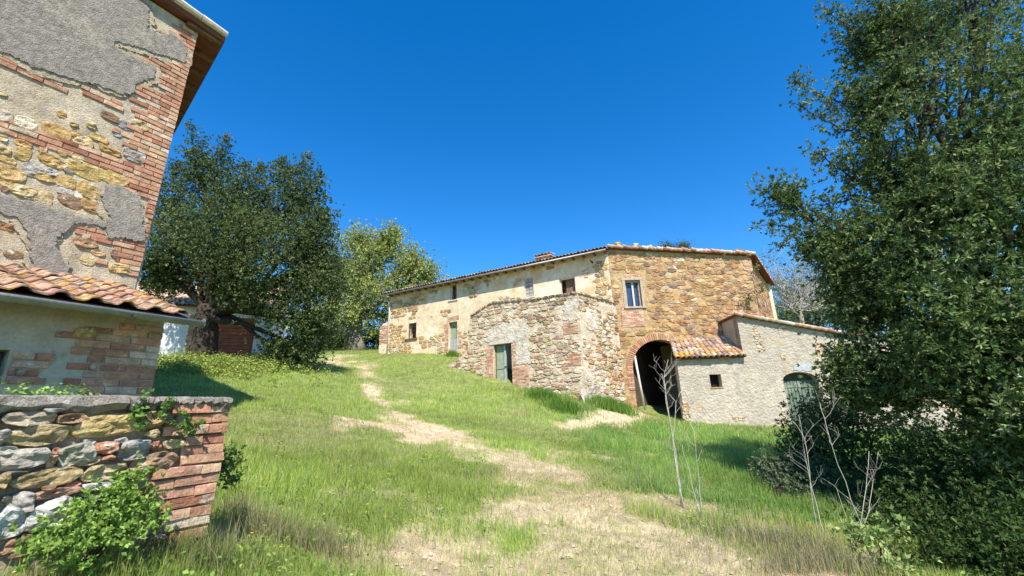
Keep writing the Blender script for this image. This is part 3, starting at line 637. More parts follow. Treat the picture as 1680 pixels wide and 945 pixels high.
def plain_wall(p, q, z0, zp_, zq, th, name, m, parent):
    p = np.array(p, float); q = np.array(q, float); d = (q-p)[:2]; W_ = Wall(p, d); l = np.linalg.norm(d)
    return W_.slab(MB(), [(0, z0), (l, z0), (l, zq), (0, zp_)], [], -th, 0).build(name, m, parent)
Ab = A0+BN_*8
plain_wall(Ab, A0+BN_*.02, 3, ze2+2.2, ze2, .3, 'side_wall', M_wing, FW)
plain_wall(Bb, Ab, 0, ze2+2.2, ze2+2.2, .3, 'back_wall', M_wing, FW)
# roof slab with coppi along the eave
def roof_plane(e0, e1, b0, b1, th, name, m, parent):
    q = [np.array(p, float) for p in (e0, e1, b1, b0)]
    return MB().hexa([p for p in q]+[p+np.array([0, 0, th]) for p in q]).build(name, m, parent)
ea = AB.pt(-.35, zeA, OV); eb = AB.pt(LAB+.1, zeB, OV); rs = math.tan(R(15))
ba = ea+BN_*8.5+np.array([0, 0, 8.5*rs]); bb = eb+BN_*8.5+np.array([0, 0, 8.5*rs])
roof_plane(ea, eb, ba, bb, .07, 'roof_deck', M_soffit, FW)
TCF = [((.42, .25, .17), 4), ((.50, .36, .27), 3), ((.34, .20, .13), 2), ((.55, .47, .38), 1.5)]
def coppi(parent, e0, e1, updir, n, length, m=M_tile_far, lift=.07, wd=None, name='eave_tile', jitter=.02, limit=0):
    e0 = np.array(e0); e1 = np.array(e1); al_ = (e1-e0)/np.linalg.norm(e1-e0); wd = wd or np.linalg.norm(e1-e0)/n; nn = np.cross(al_, updir); nn /= np.linalg.norm(nn)
    if nn[2] < 0: nn = -nn
    mb = MB()
    for i in range(n):
        c = e0+(e1-e0)*(i+.5)/n+nn*(lift+random.uniform(0, jitter))-updir*random.uniform(0, .06); V = []; c1 = c+updir*length
        for q, r_ in ((c, wd*.52), (c1, wd*.44)):
            for rr in (r_, r_-.02):
                for k in range(6): a = math.pi*k/5; V.append(q+al_*math.cos(a)*rr+nn*math.sin(a)*rr*.75)
        Fc = []
        for k in range(5): Fc += [(k, k+1, 12+k+1, 12+k), (6+k+1, 6+k, 18+k, 18+k+1), (k+1, k, 6+k, 6+k+1)]
        cc = jit(pick(TCF), .15)
        if limit: MB().add(V, Fc, cc).build(name, m, parent)
        else: mb.add(V, Fc, cc)
    if not limit: mb.build(name+'s', m, parent, kind='stuff')
upAB = BN_*math.cos(R(15))+np.array([0, 0, math.sin(R(15))])
coppi(FW, ea, eb, upAB, 78, 1.2)
coppi(FW, ea+upAB*1.0, eb+upAB*1.0, upAB, 78, 1.2, lift=.11)
for i in range(26):
    s_ = .3+i*(LAB-.4)/25; MB().bar(AB.pt(s_, roof_line(s_)-.06, .02), AB.pt(s_, roof_line(s_)-.07, OV-.04), .09, .11).build('rafter_end', M_wood, FW)
g0 = AB.pt(-.35, zeA-.06, OV+.03); g1 = AB.pt(LAB+.05, zeB-.06, OV+.03); MB().tube([g0, g1], [.055, .055], 8).build('gutter', M_metal, FW, True)
dp = AB.px(641, 492, .1); MB().tube([g0+AB.pt(.25, 0, 0)-AB.pt(0, 0, 0), AB.pt(.12, dp[1]-.2, .1), AB.pt(.06, 5.6, .09)], [.05]*3, 8).build('downpipe', M_pipe, FW, True)
# openings
def frame(W, r_, parent, t=.08, o0=-.2, o1=-.1, m=M_pale, sub=None):
    s0, s1, z0, z1 = r_; f = MB()
    for a in ((s0, s0+t, z0, z1), (s1-t, s1, z0, z1), (s0+t, s1-t, z1-t, z1)): W.box(f, *a, o0, o1)
    return f.build('frame', m, parent)
def panel(W, r_, parent, name, m, o0=-.2, o1=-.15, planks=0, vertical=True, gap=.012):
    s0, s1, z0, z1 = r_
    if not planks: return W.box(MB(), s0, s1, z0, z1, o0, o1).build(name, m, parent)
    root = W.box(MB(), s0, s1, z0, z1, o0, o0+.02).build(name, m, parent)
    for i in range(planks):
        if vertical: a = (s0+(s1-s0)*i/planks+gap/2, s0+(s1-s0)*(i+1)/planks-gap/2, z0, z1)
        else: a = (s0, s1, z0+(z1-z0)*i/planks+gap/2, z0+(z1-z0)*(i+1)/planks-gap/2)
        W.box(MB(), *a, o0+.021, o1+random.uniform(-.006, .006)).build('plank', m, parent)
    return root
def window(name, parent):
    o = bpy.data.objects.new(name, None); COL.objects.link(o); o.parent = parent; o.location = (0, 0, 0); return o
r_ = wr['w1']; s0, s1, z0, z1 = r_; wn = window('window', FW)
panel(AB, (s0, s0+(s1-s0)*.30, z0, z1), wn, 'shutter', M_pale, -.1, -.02); AB.box(MB(), s0+(s1-s0)*.62, s0+(s1-s0)*.74, z0, z1, -.2, -.12).build('mullion', M_wood, wn); AB.box(MB(), s0+.02, s1-.02, z0, z1, -.44, -.40).build('shutter', mat('red_brown_shutter', (.17, .05, .035), var=.3), wn); AB.box(MB(), s0-.1, s1+.1, z0-.08, z0, -.3, .06).build('sill', M_pale, wn)
r_ = wr['wl']; s0, s1, z0, z1 = r_; wn = window('window', FW); frame(AB, r_, wn, .07, -.1, -.04, M_wood)
for k in (1, 2): MB().tube([AB.pt(s0+(s1-s0)*k/3, z0, -.05), AB.pt(s0+(s1-s0)*k/3, z1, -.05)], [.014]*2, 6).build('bar', M_iron, wn)
for k in (1, 2, 3): MB().tube([AB.pt(s0, z0+(z1-z0)*k/4, -.05), AB.pt(s1, z0+(z1-z0)*k/4, -.05)], [.014]*2, 6).build('bar', M_iron, wn)
AB.box(MB(), s0-.22, s1+.12, z0-.1, z0-.005, -.1, .1).build('sill', M_wood, wn)
r_ = wr['door']; s0, s1, z0, z1 = r_; wn = window('door', FW); zm = z0+(z1-z0)*.42
panel(AB, (s0, s1, zm, z1), wn, 'louvre_leaf', M_green, -.3, -.24, 4); panel(AB, (s0, s1, z0, zm-.02), wn, 'lower_leaf', M_greydoor, -.2, -.14, 3)
r_ = wr['w2']; s0, s1, z0, z1 = r_; wn = window('window', FW); frame(AB, r_, wn, .06, -.16, -.08, M_pale); mid = (s0+s1)/2
panel(AB, (s0+.06, mid-.02, z0, z1-.06), wn, 'shutter', mat('grey_shutter', (.34, .33, .29), var=.25), -.16, -.1, 5, False, .03); panel(AB, (mid+.02, s1-.06, z0, z1-.06), wn, 'shutter', MATS['grey_shutter'], -.16, -.08, 5, False, .03); AB.box(MB(), s0-.1, s1+.1, z0-.09, z0-.004, -.1, .07).build('sill', M_pale, wn)
r_ = wr['w3']; s0, s1, z0, z1 = r_; wn = window('window', FW); frame(AB, r_, wn, .07, -.2, -.12, M_pale)
panel(AB, (s0+.3, s1-.07, z0, z1-.07), wn, 'shutter', mat('brown_shutter', (.20, .12, .09), var=.35, scale=9), -.36, -.30, 6)
for u, v in ((792, 449), (972, 431)): s_, z_ = AB.px(u, v); MB().tube([AB.pt(s_, z_, -.02), AB.pt(s_, z_+.03, .42)], [.05, .045], 7).build('iron_bracket', M_iron, FW)
# bricked-up window and brick door surround
jb = MB()
PALEB = [((.50, .28, .18), 3), ((.54, .34, .23), 3), ((.44, .22, .14), 2), ((.56, .43, .31), 2)]
def patch(W, u0, v0, u1, v1, parent, L=.27, ch=.075, proud=.015, prob=1., pal=PALEB, ragged=.12):
    s0, s1, z0, z1 = W.rect(u0, v0, u1, v1); m_ = MB(); brick_rows(W, z0, z1, ch, lambda z: [(s0+random.uniform(-ragged, ragged), s1)], parent, proud, L=L, joined=m_, pal=pal, prob=prob); return m_.build('brick_patch', M_brick_far, parent, kind='stuff')
patch(AB, 672, 489, 687, 508, FW); patch(AB, 729, 530, 735.5, 576, FW, ragged=.08); patch(AB, 751, 545, 757, 572, FW, prob=.7); patch(AB, 733, 519, 753, 526, FW); patch(AB, 952, 442, 972, 456, FW, prob=.5); patch(AB, 672, 486, 690, 489, FW)
holesAB = [[(a-.12, c-.12), (b+.12, c-.12), (b+.12, d+.12), (a-.12, d+.12)] for a, b, c, d in wr.values()]
def keepAB(s, z):
    n = fbm(np.array([s*.8+3]), np.array([z*1.1+8]), 3)[0]; e = 0.0
    if s < 2.6: e = .30*(1-s/2.6)+.04
    lowband = .14 if z < AB.px(700, 570)[1]+.9 and s < 8 else 0
    if s > LAB-.8: e = .16
    return n+e+lowband > .66 and z < ze2-.25
OCP = [((.48, .33, .15), 4), ((.42, .27, .12), 3), ((.52, .41, .24), 3), ((.34, .23, .14), 1.5), ((.46, .40, .32), 1)]
lay_stones(AB, rubble([(0.1, 4.2), (LAB, 1), (LAB, ze2-.15), (.1, ze2-.15)], .42, .24, .03, 11, keepAB, holesAB), OCP, FW, .03, 200, 5)
# low brick stub wall at the far left corner
bs0, _ = AB.px(622, 560); bz1 = AB.px(628, 531)[1]
AB.slab(MB(), [(bs0, 3), (-.05, 3), (-.05, bz1+.05), (bs0+.3, bz1), (bs0, bz1-.3)], [], -.5, -.02, ).build('stub_wall', M_wing, FW)
mq = MB(); brick_rows(AB, bz1-1.5, bz1-.1, .08, lambda z: [(bs0+.02, -.08)], FW, .012, joined=mq, pal=PALEB, prob=.85); mq.build('stub_bricks', M_brick_far, FW, kind='stuff')
# chimney
ch_ = P(895, 425, 27.2); bz = ze2+.6
mb = MB(); cd, cn = np.array([*AB.d, 0]), BN_
for k in range(7):
    for j in range(5):
        for face in (0, 1, 2, 3):
            pass
cb = ch_*1.0; cb[2] = 0
def chim():
    W_ = Wall(cb-cd*.5-cn*.4, AB.d); m_ = MB(); ztop = ch_[2]+.02
    W_.box(m_, .02, .98, bz-.4, ztop, -.8, -.02, (.40, .25, .17))
    o = m_.build('chimney', M_brick_far, FW)
    m2 = MB(); brick_rows(W_, bz-.2, ztop, .08, lambda z: [(0, 1.0)], FW, .02, joined=m2); m2.build('chimney_bricks', M_brick_far, FW, kind='stuff')
    m3 = MB(); W_.box(m3, -.12, 1.12, ztop, ztop+.07, -.92, .1, (.45, .33, .25)); m3.build('chimney_cap', M_tile_far, FW)
    coppi(FW, W_.pt(-.1, ztop+.06, .08), W_.pt(1.1, ztop+.06, .08), BN_*.97+np.array([0, 0, .2]), 5, .9, name='chimney_tile')
chim()

# ------------------------------------------------------------------ gatehouse B-C with the carriage arch
C0 = P(1236, 470, 23.2); BC = Wall(B0+np.array([.02, -.02, 0]), (C0-B0)[:2]); LBC = float(np.linalg.norm((C0-B0)[:2]))
GH = thing('stone_gatehouse', (*(BC.pt(LBC/2, 0)[:2]), G(*(BC.pt(LBC*.3, 0)[:2]))), 'ochre rubble stone house end with brick carriage arch and one blue-paned window', 'house')
zB = BC.px(1008, 409)[1]; zC = BC.px(1234, 420)[1]
gw = BC.rect(1027, 460, 1052, 503)
ax0 = BC.px(1040, 620)[0]; ax1 = BC.px(1137, 620)[0]; apex = BC.px(1086, 557)[1]; acx = (ax0+ax1)/2; ar = (ax1-ax0)/2; zsp = apex-ar*.92
arch = [(ax0, -.5)]+[(acx-ar*math.cos(a), zsp+(apex-zsp)*math.sin(a)) for a in np.linspace(0, math.pi, 25)]+[(ax1, -.5)]
gpoly = [(0, -.8), (ax0, -.8)]; outerG = [(0, -.8), (LBC, -.8), (LBC, zC), (0, zB)]
BC.slab(MB(), outerG, [rpoly(gw), arch], -.55, 0).build('wall', M_gate_mortar, GH)
Cb = C0+Cb_dir*8
plain_wall(C0+np.array([*(-BC.n*.02), 0]), Cb, -1.5, zC-.02, zC-.02, .4, 'side_wall', M_gate_mortar, GH)
plain_wall(Cb, Bb, -1.5, zC, zB, .3, 'back_wall', M_wing, GH)
CW = Wall(C0+np.array([*(-BC.n*.02), 0]), Cb_dir[:2])
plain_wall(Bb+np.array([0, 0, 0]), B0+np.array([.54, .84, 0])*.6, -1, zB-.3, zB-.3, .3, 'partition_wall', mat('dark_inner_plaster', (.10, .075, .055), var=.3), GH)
MB().hexa([BC.pt(.2, -1.2, -.56), BC.pt(LBC-.2, -1.2, -.56), BC.pt(LBC-.2, -1.2, -.6), BC.pt(.2, -1.2, -.6)]+[BC.pt(.2, -1.1, -.56), BC.pt(LBC-.2, -1.1, -.56), BC.pt(LBC-.2, -1.1, -.6), BC.pt(.2, -1.1, -.6)]).build('threshold', M_mortar_dark, GH)
MB().hexa([np.array([*q[:2], apex+.5]) for q in (BC.pt(.1, 0, -.56), BC.pt(LBC-.1, 0, -.56), Cb-Cb_dir*.4, Bb-np.array([.5, .8, 0])*.4)]+[np.array([*q[:2], apex+.7]) for q in (BC.pt(.1, 0, -.56), BC.pt(LBC-.1, 0, -.56), Cb-Cb_dir*.4, Bb-np.array([.5, .8, 0])*.4)]).build('upper_floor', M_wood, GH)
ov = .22
q0 = BC.pt(-.1, zB+.0, ov); q1 = BC.pt(LBC+.30, zC+(zC-zB)/LBC*.3, ov); q2 = q1+Cb_dir*8.6; q3 = q0+np.array([.54, .84, 0])*8.6
MB().hexa([q0, q1, q2, q3]+[p+np.array([0, 0, .08]) for p in (q0, q1, q2, q3)]).build('roof_deck', M_soffit, GH)
for i in range(30):                                                   # verge tiles run down the slope
    t0, t1 = i/30, (i+1.25)/30; p = q0+(q1-q0)*t0+np.array([0, 0, .13]); q = q0+(q1-q0)*min(1, t1)+np.array([0, 0, .10])
    sg = random.uniform(-.07, .07); MB().tube([p+np.array([0, sg, random.uniform(-.02, .07)]), q+np.array([0, sg, 0])], [.085, .10], 8, jit(pick(TCF), .18)).build('verge_tile', M_tile_far, GH)
for i, (u, v, c) in enumerate([(1013, 399, (.5, .36, .1)), (1043, 401, (.55, .5, .42)), (1066, 404, (.52, .45, .36)), (1165, 411, (.5, .3, .2)), (1188, 413, (.5, .44, .36)), (1212, 411, (.46, .27, .1)), (1228, 416, (.45, .3, .2))]):
    p = BC.px(u, v, ov-.08); W_ = Wall(BC.pt(0, 0, ov-.08), BC.d); V, Fc = stone_geo(W_, chaikin(blob(p[0], p[1]-.05, .36, .24, 0, 7)), .1, .1); MB().add(V, Fc, c).build('ballast_stone', M_stone_far, GH)
coppi(GH, q1, q2, np.array([*(-BC.d), 0])*.97+np.array([0, 0, -.0]), 36, .8)
# arch ring of voussoir bricks
nV = 46; a_in, a_out = 1.0, 1.0
for i in range(nV):
    a0_ = math.pi*i/nV+.008; a1_ = math.pi*(i+1)/nV-.008; V = []
    pr = random.uniform(.025, .05)
    for o in (-.3, pr):
        for a, k in ((a0_, 0), (a1_, 0), (a1_, 1), (a0_, 1)):
            rx = ar+k*.34-.012; rz = (apex-zsp)+k*.34-.012; V.append(BC.pt(acx-rx*math.cos(a), zsp+rz*math.sin(a), o))
    MB().hexa(V, jit(pick([((.43, .23, .13), 4), ((.46, .28, .17), 2), ((.36, .17, .10), 2)]), .12)).build('voussoir', M_brick_far, GH)
ml = MB(); brick_rows(BC, BC.px(1040, 640)[1], zsp, .085, lambda z: [(ax0-.34, ax0-.005)], GH, .03, L=.3, joined=ml); ml.build('jamb_bricks', M_brick_far, GH, kind='stuff')
MB().tube([BC.pt(*BC.px(1041, 583, -.1), -.1), BC.pt(*BC.px(1058, 672, -.05), -.05)], [.06, .06], 8).build('downpipe', M_pipe, GH, True)
# window
s0, s1, z0, z1 = gw; wn = window('window', GH); frame(BC, gw, wn, .07, -.25, -.16, M_pale)
BC.box(MB(), s0-.16, s0, z0, z1+.02, -.1, .03).build('jamb_stone', M_jamb, wn); BC.box(MB(), s1, s1+.12, z0, z1+.02, -.1, .025).build('jamb_stone', M_jamb, wn); BC.box(MB(), s0-.2, s1+.16, z1+.02, z1+.17, -.1, .035).build('lintel', M_jamb, wn); BC.box(MB(), s0-.2, s1+.18, z0-.10, z0, -.3, .10).build('sill', M_jamb, wn)
BC.box(MB(), s0+.07, s1-.07, z0, z1-.07, -.30, -.28).build('pane', M_glass, wn); mid = (s0+s1)/2+.03
BC.box(MB(), mid-.05, mid+.05, z0, z1-.07, -.27, -.17).build('mullion', M_pale, wn); BC.box(MB(), s0+.07, s0+.12, z0, z1-.07, -.27, -.2).build('sash', M_wood, wn); BC.box(MB(), s1-.12, s1-.07, z0, z1-.07, -.27, -.2).build('sash', M_wood, wn)
patch(BC, 1019, 505, 1056, 536, GH, ragged=.05, proud=.03); patch(BC, 1024, 449, 1050, 456, GH, proud=.03); patch(BC, 1221, 424, 1234, 452, GH, proud=.03, pal=[((.50, .36, .24), 1), ((.48, .30, .19), 1)])
zj_ = BC.px(1040, 640)[1]; arch_big = [(ax0, -2), (ax0, zj_), (ax0-.36, zj_)]+[(acx-(ar+.36)*math.cos(a), zsp+(apex-zsp+.36)*math.sin(a)) for a in np.linspace(0, math.pi, 16)]+[(ax1+.36, -2)]
av = [arch_big, [(s0-.22, z0-1.05), (s1+.2, z0-1.05), (s1+.2, z1+.4), (s0-.22, z1+.4)]]
av.append(rpoly(BC.rect(1221, 424, 1236, 452)))
GP = [((.40, .235, .10), 5), ((.34, .19, .085), 4), ((.44, .30, .16), 4), ((.27, .155, .10), 2.4), ((.20, .13, .10), 1.4), ((.52, .43, .32), 1.0), ((.35, .25, .16), 1.5)]
lay_stones(BC, rubble([(0.02, -.3), (LBC-.02, -.3), (LBC-.02, zC-.12), (.02, zB-.12)], .40, .20, .020, 21, lambda s, z: random.random() > .10, av), GP, GH, .026, 300, 9, m=M_stone_gate)
lay_stones(CW, rubble([(.02, 3.2), (7.5, 3.2), (7.5, zC-.2), (.02, zC-.2)], .5, .24, .02, 22, lambda s, z: random.random() > .2), GP, GH, .03, 90, 10, m=M_stone_gate)
# drooping weeds on the side wall are added with the plants below

# ------------------------------------------------------------------ stone annex in front of the wing
K0 = P(951, 560, 20.7); AN = Wall(K0, AB.d)            # s = 0 at the corner, negative to the left
AX = thing('stone_annex', (*(AN.pt(-3, 0)[:2]), G(*(AN.pt(-3, 0)[:2]))), 'flat-topped patchy rubble stone annex with a green double door', 'house')
top = [AN.px(946, 482), (AN.px(880, 492)), AN.px(808, 498), AN.px(772, 520), AN.px(768, 545)]
adoor = AN.rect(810, 564, 840, 634)
left = AN.px(768, 560)[0]; bat = .12
stub = [AN.px(768, 575), AN.px(752, 588), AN.px(735, 600), AN.px(730, 640)]
an_poly = [(bat, -1), (bat*.8, AN.px(958, 640)[1]), (top[0][0], top[0][1]), top[1], top[2], top[3], top[4]]+stub+[(stub[-1][0], -1)]
an_poly = an_poly[:3]+[(a+random.uniform(-.02, .02), b+random.uniform(-.02, .02)) for a, b in an_poly[3:]]
AN.slab(MB(), an_poly, [rpoly(adoor)], -.5, 0).build('wall', M_annex_mortar, AX)
kd = B0+np.array([*(BC.d*.25), 0])-AN.pt(0, 0); SK = Wall(AN.pt(bat*.6, 0, -.02), kd[:2]); LSK = float(np.linalg.norm(kd[:2]))-.3
zsk0 = top[0][1]; zsk1 = SK.px(1000, 497)[1]
SK.slab(MB(), [(0, -1), (LSK, -1), (LSK, zsk1), (0, zsk0)], [], -.4, 0).build('side_wall', M_annex_mortar, AX)
# flat top: slab of packed earth and tile with a ragged dark edge
tp = []
for a, b in top[:4]: tp.append(AN.pt(a, b, .05))
bkv = [AB.pt(float((p[:2]-AB.p)@AB.d), p[2]+.05, .01) for p in tp]
bkv[0] = SK.pt(LSK, zsk1+.02, -.05)
mb = MB(); n = len(tp); V = tp+bkv+[p+np.array([0, 0, .09]) for p in tp]+[p+np.array([0, 0, .09]) for p in bkv]; Fc = []
for i in range(n-1): Fc += [(2*n+i+1, 2*n+i, 3*n+i, 3*n+i+1), (i, i+1, n+i+1, n+i), (i+1, i, 2*n+i, 2*n+i+1), (n+i, n+i+1, 3*n+i+1, 3*n+i)]
Fc += [(0, n, 3*n, 2*n), (n-1, 3*n-1, 4*n-1, 2*n-1)]
mb.add(V, Fc).build('flat_roof', M_mortar_dark, AX)
edge = [top[3], top[2], top[1], top[0]]
for a, b in zip(edge[:-1], edge[1:]):
    l = math.hypot(b[0]-a[0], b[1]-a[1]); k = int(l/.34)
    for i in range(k):
        t = (i+.5)/k; p = (a[0]+(b[0]-a[0])*t, a[1]+(b[1]-a[1])*t+.06); V, Fc = stone_geo(AN, chaikin(blob(*p, .38, .13, math.atan2(b[1]-a[1], b[0]-a[0]), 7)), .08, .2); MB().add(V, Fc, jit(pick([((.30, .22, .15), 2), ((.40, .33, .25), 2), ((.36, .22, .15), 1)]), .2)).build('coping_stone', M_stone_far, AX)
for i in range(9):
    t = (i+.5)/9; V, Fc = stone_geo(SK, chaikin(blob(LSK*t, zsk0+(zsk1-zsk0)*t+.05, .38, .14, 0, 7)), .08, .2); MB().add(V, Fc, jit((.33, .25, .18), .2)).build('coping_stone', M_stone_far, AX)
# door
s0, s1, z0, z1 = adoor; wn = window('door', AX); mid = s0+(s1-s0)*.58
frame(AN, adoor, wn, .06, -.3, -.2, M_wood)
panel(AN, (s0+.06, mid, z0, z1-.06), wn, 'leaf', M_green, -.30, -.22, 3)
AN.box(MB(), s0+.06, mid, z0+(z1-z0)*.42, z0+(z1-z0)*.47, -.215, -.19).build('rail', M_green, wn); AN.box(MB(), mid-.09, mid+.01, z0, z1-.06, -.213, -.17).build('meeting_stile', M_greydoor, wn)
W_ = Wall(AN.pt(s1-.06, 0, -.26), (AN.d*(-.55)-AN.n*.83)); W_.box(MB(), 0, .55, z0, z1-.08, -.03, .03).build('leaf', M_green, wn)
AN.box(MB(), mid-.06, mid+.10, z0+(z1-z0)*.44, z0+(z1-z0)*.47, -.168, -.14).build('bolt', M_iron, wn)
AN.box(MB(), s0-.22, s1+.12, z1+.005, z1+.16, -.3, .04).build('lintel', M_pale, wn)
patch(AN, 797, 572, 809, 632, AX, ragged=.1, proud=.03); patch(AN, 841, 600, 868, 650, AX, ragged=.0, proud=.035); patch(AN, 841, 565, 846, 600, AX, ragged=.0, proud=.03)
patch(AN, 924, 528, 948, 548, AX, ragged=.05, proud=.03); patch(AN, 930, 580, 953, 600, AX, ragged=.15, proud=.03); patch(SK, 958, 555, 985, 590, AX, prob=.45, proud=.03, ragged=.2)
# pale plaster remnants
for pts in ([(795, 560), (815, 532), (850, 522), (868, 535), (866, 560), (872, 596), (846, 597), (846, 566), (842, 560), (806, 562)], [(925, 497), (946, 492), (950, 500), (948, 527), (925, 525)]):
    AN.slab(MB(), rough_edge(onwall(AN, pts), .10, .07), [], -.02, .028).build('plaster_remnant', mat('bleached_plaster', (.57, .51, .43), var=.25, scale=4, bump=1, bscale=8, bdist=.08, layers=[((.60, .50, .38), 1.1, .53, .62), ((.46, .37, .27), 2.4, .52, .64)]), AX)
for pts in ([(966, 600), (985, 606), (984, 640), (965, 650)], [(952, 640), (992, 634), (996, 662), (958, 664)], [(960, 505), (985, 510), (980, 545), (962, 540)]):
    SK.slab(MB(), rough_edge(onwall(SK, pts), .10, .07), [], -.02, .03).build('plaster_remnant', MATS['bleached_plaster'], AX)
AP = [((.50, .39, .27), 4), ((.46, .33, .20), 3), ((.56, .46, .34), 4), ((.38, .26, .15), 2), ((.44, .27, .18), 1.4), ((.30, .22, .15), 1)]
avd = [[(s0-.5, z0-.6), (s1+1.0, z0-.6), (s1+1.0, (z0+z1)/2), (s1+.2, (z0+z1)/2), (s1+.2, z1+.2), (s0-.5, z1+.2)], onwall(AN, [(800, 560), (818, 536), (850, 526), (865, 540), (864, 590), (848, 592), (846, 562)]), rpoly(AN.rect(925, 497, 948, 548)), rpoly(AN.rect(930, 580, 952, 600))]
lay_stones(AN, rubble([(bat-.0, 0)]+an_poly[1:-1]+[(an_poly[-1][0], 0)], .42, .18, .022, 31, lambda s, z: random.random() > .12, avd), AP, AX, .035, 240, 12, m=M_stone_annex)
lay_stones(SK, rubble([(0.02, 0), (LSK, 0), (LSK, zsk1-.05), (.02, zsk0-.05)], .36, .20, .03, 33, lambda s, z: fbm(np.array([s]), np.array([z*1.2]), 2)[0] > .38), [((.46, .33, .19), 3), ((.40, .24, .13), 3), ((.54, .46, .37), 3), ((.30, .18, .11), 1)], AX, .04, 60, 14, m=M_stone_annex)

# ------------------------------------------------------------------ grey shed to the right of the arch
S0 = P(1117, 640, 21.4); S1 = P(1640, 640, 20.9); SH = Wall(S0, (S1-S0)[:2])
SD_ = thing('grey_shed', (*(SH.pt(5, 0)[:2]), G(*(SH.pt(5, 0)[:2]))), 'grey roughcast shed with sloping tiled roof, small square window and arched green door', 'shed')
sA = SH.px(1212, 540)[0]; zS0 = SH.px(1210, 519)[1]; sE = SH.px(1372, 560)[0]; zS1 = SH.px(1372, 548)[1]; sEnd = SH.px(1640, 600)[0]
zmini = SH.px(1160, 589)[1]
swin = SH.rect(1165, 614, 1184, 635)
dx0 = SH.px(1290, 650)[0]; dx1 = SH.px(1347, 650)[0]; dz1 = SH.px(1318, 610)[1]; dcx = (dx0+dx1)/2; dr = (dx1-dx0)/2; dsp = dz1-dr*.45
sdoor = [(dx0, -.9)]+[(dcx-dr*math.cos(a), dsp+(dz1-dsp)*math.sin(a)) for a in np.linspace(0, math.pi, 13)]+[(dx1, -.9)]
zend = zS1+(zS1-zS0)/(sE-sA)*(sEnd-sE)*.55
SH.slab(MB(), [(0, -1.6), (sEnd, -1.6), (sEnd, zend), (sE, zS1), (sA, zS0), (sA, zmini), (0, zmini)], [rpoly(swin), sdoor], -.4, 0).build('wall', M_shed, SD_)
dep = 1.75
wb = lambda s, z, o=0: SH.pt(s, z, o)
MB().hexa([wb(sA, zmini-.1, -.02), wb(sA+.3, zmini-.1, -.02), wb(sA+.3, zmini-.1, -dep), wb(sA, zmini-.1, -dep), wb(sA, zS0-.01, -.02), wb(sA+.3, zS0-.05, -.02), wb(sA+.3, zS0-.05, -dep), wb(sA, zS0-.01, -dep)]).build('side_wall', M_shed, SD_)
MB().hexa([wb(0, -1.6, -.02), wb(.3, -1.6, -.02), wb(1.1, -1.6, -dep), wb(.75, -1.6, -dep), wb(0, zmini, -.02), wb(.3, zmini, -.02), wb(1.1, zmini+1.1, -dep), wb(.75, zmini+1.1, -dep)]).build('side_wall', M_shed, SD_)
MB().hexa([wb(sA, -1.6, -6), wb(sEnd, -1.6, -6), wb(sEnd, -1.6, -6.3), wb(sA, -1.6, -6.3), wb(sA, zS0-.1, -6), wb(sEnd, zend-.1, -6), wb(sEnd, zend-.1, -6.3), wb(sA, zS0-.1, -6.3)]).build('back_wall', M_shed, SD_)
MB().hexa([wb(sEnd-.3, -1.6, -.41), wb(sEnd, -1.6, -.41), wb(sEnd, -1.6, -6), wb(sEnd-.3, -1.6, -6), wb(sEnd-.3, zend-.1, -.41), wb(sEnd, zend-.1, -.41), wb(sEnd, zend-.1, -6), wb(sEnd-.3, zend-.1, -6)]).build('side_wall', M_shed, SD_)
# main roof: slab following the slope, verge tiles
ra = wb(sA-.15, zS0+.03, .18); rb = wb(sE+.1, zS1+.0, .18); re_ = wb(sEnd+.3, zend, .18); bd = np.array([*(-SH.n*6.6), 0])
for a, b in ((ra, rb), (rb, re_)): MB().hexa([a, b, b+bd, a+bd]+[p+np.array([0, 0, .07]) for p in (a, b, b+bd, a+bd)]).build('roof_deck', M_soffit, SD_)
for r_ in range(3):
    for i in range(16):
        p = ra+(rb-ra)*(i/16)+np.array([0, .16*r_, .10]); q = ra+(rb-ra)*((i+1.2)/16)+np.array([0, .16*r_, .075]); MB().tube([p+np.array([0, 0, random.uniform(0, .03)]), q], [.075, .09], 8, jit(pick(TCF), .15)).build('verge_tile', M_tile_far, SD_)
# small lichened pent roof
zt_ = BC.px(1165, 562)[1]; upm = np.array([*(-SH.n*dep), zt_-zmini-.0]); 
m0 = wb(-.12, zmini, .22); m1 = wb(sA+.02, zmini, .22); fullup = upm*((dep+.2)/dep); lm = np.linalg.norm(fullup); updir = fullup/lm; skew = np.array([.25, 0, 0])
MB().hexa([m0, m1, m1+fullup+skew*0, m0+fullup+skew*2.2]+[p+np.array([0, 0, .05]) for p in (m0, m1, m1+fullup, m0+fullup+skew*2.2)]).build('pent_roof_deck', M_soffit, SD_)
for r_ in range(6):
    d_ = lm*r_/6; a = m0+updir*d_+skew*2.2*r_/6; b = m1+updir*d_
    coppi(SD_, a, b, updir, 13, lm/6+.12, M_tile_lichen, .08+.012*(r_ % 2), wd=.245, name='pent_tile', limit=1)
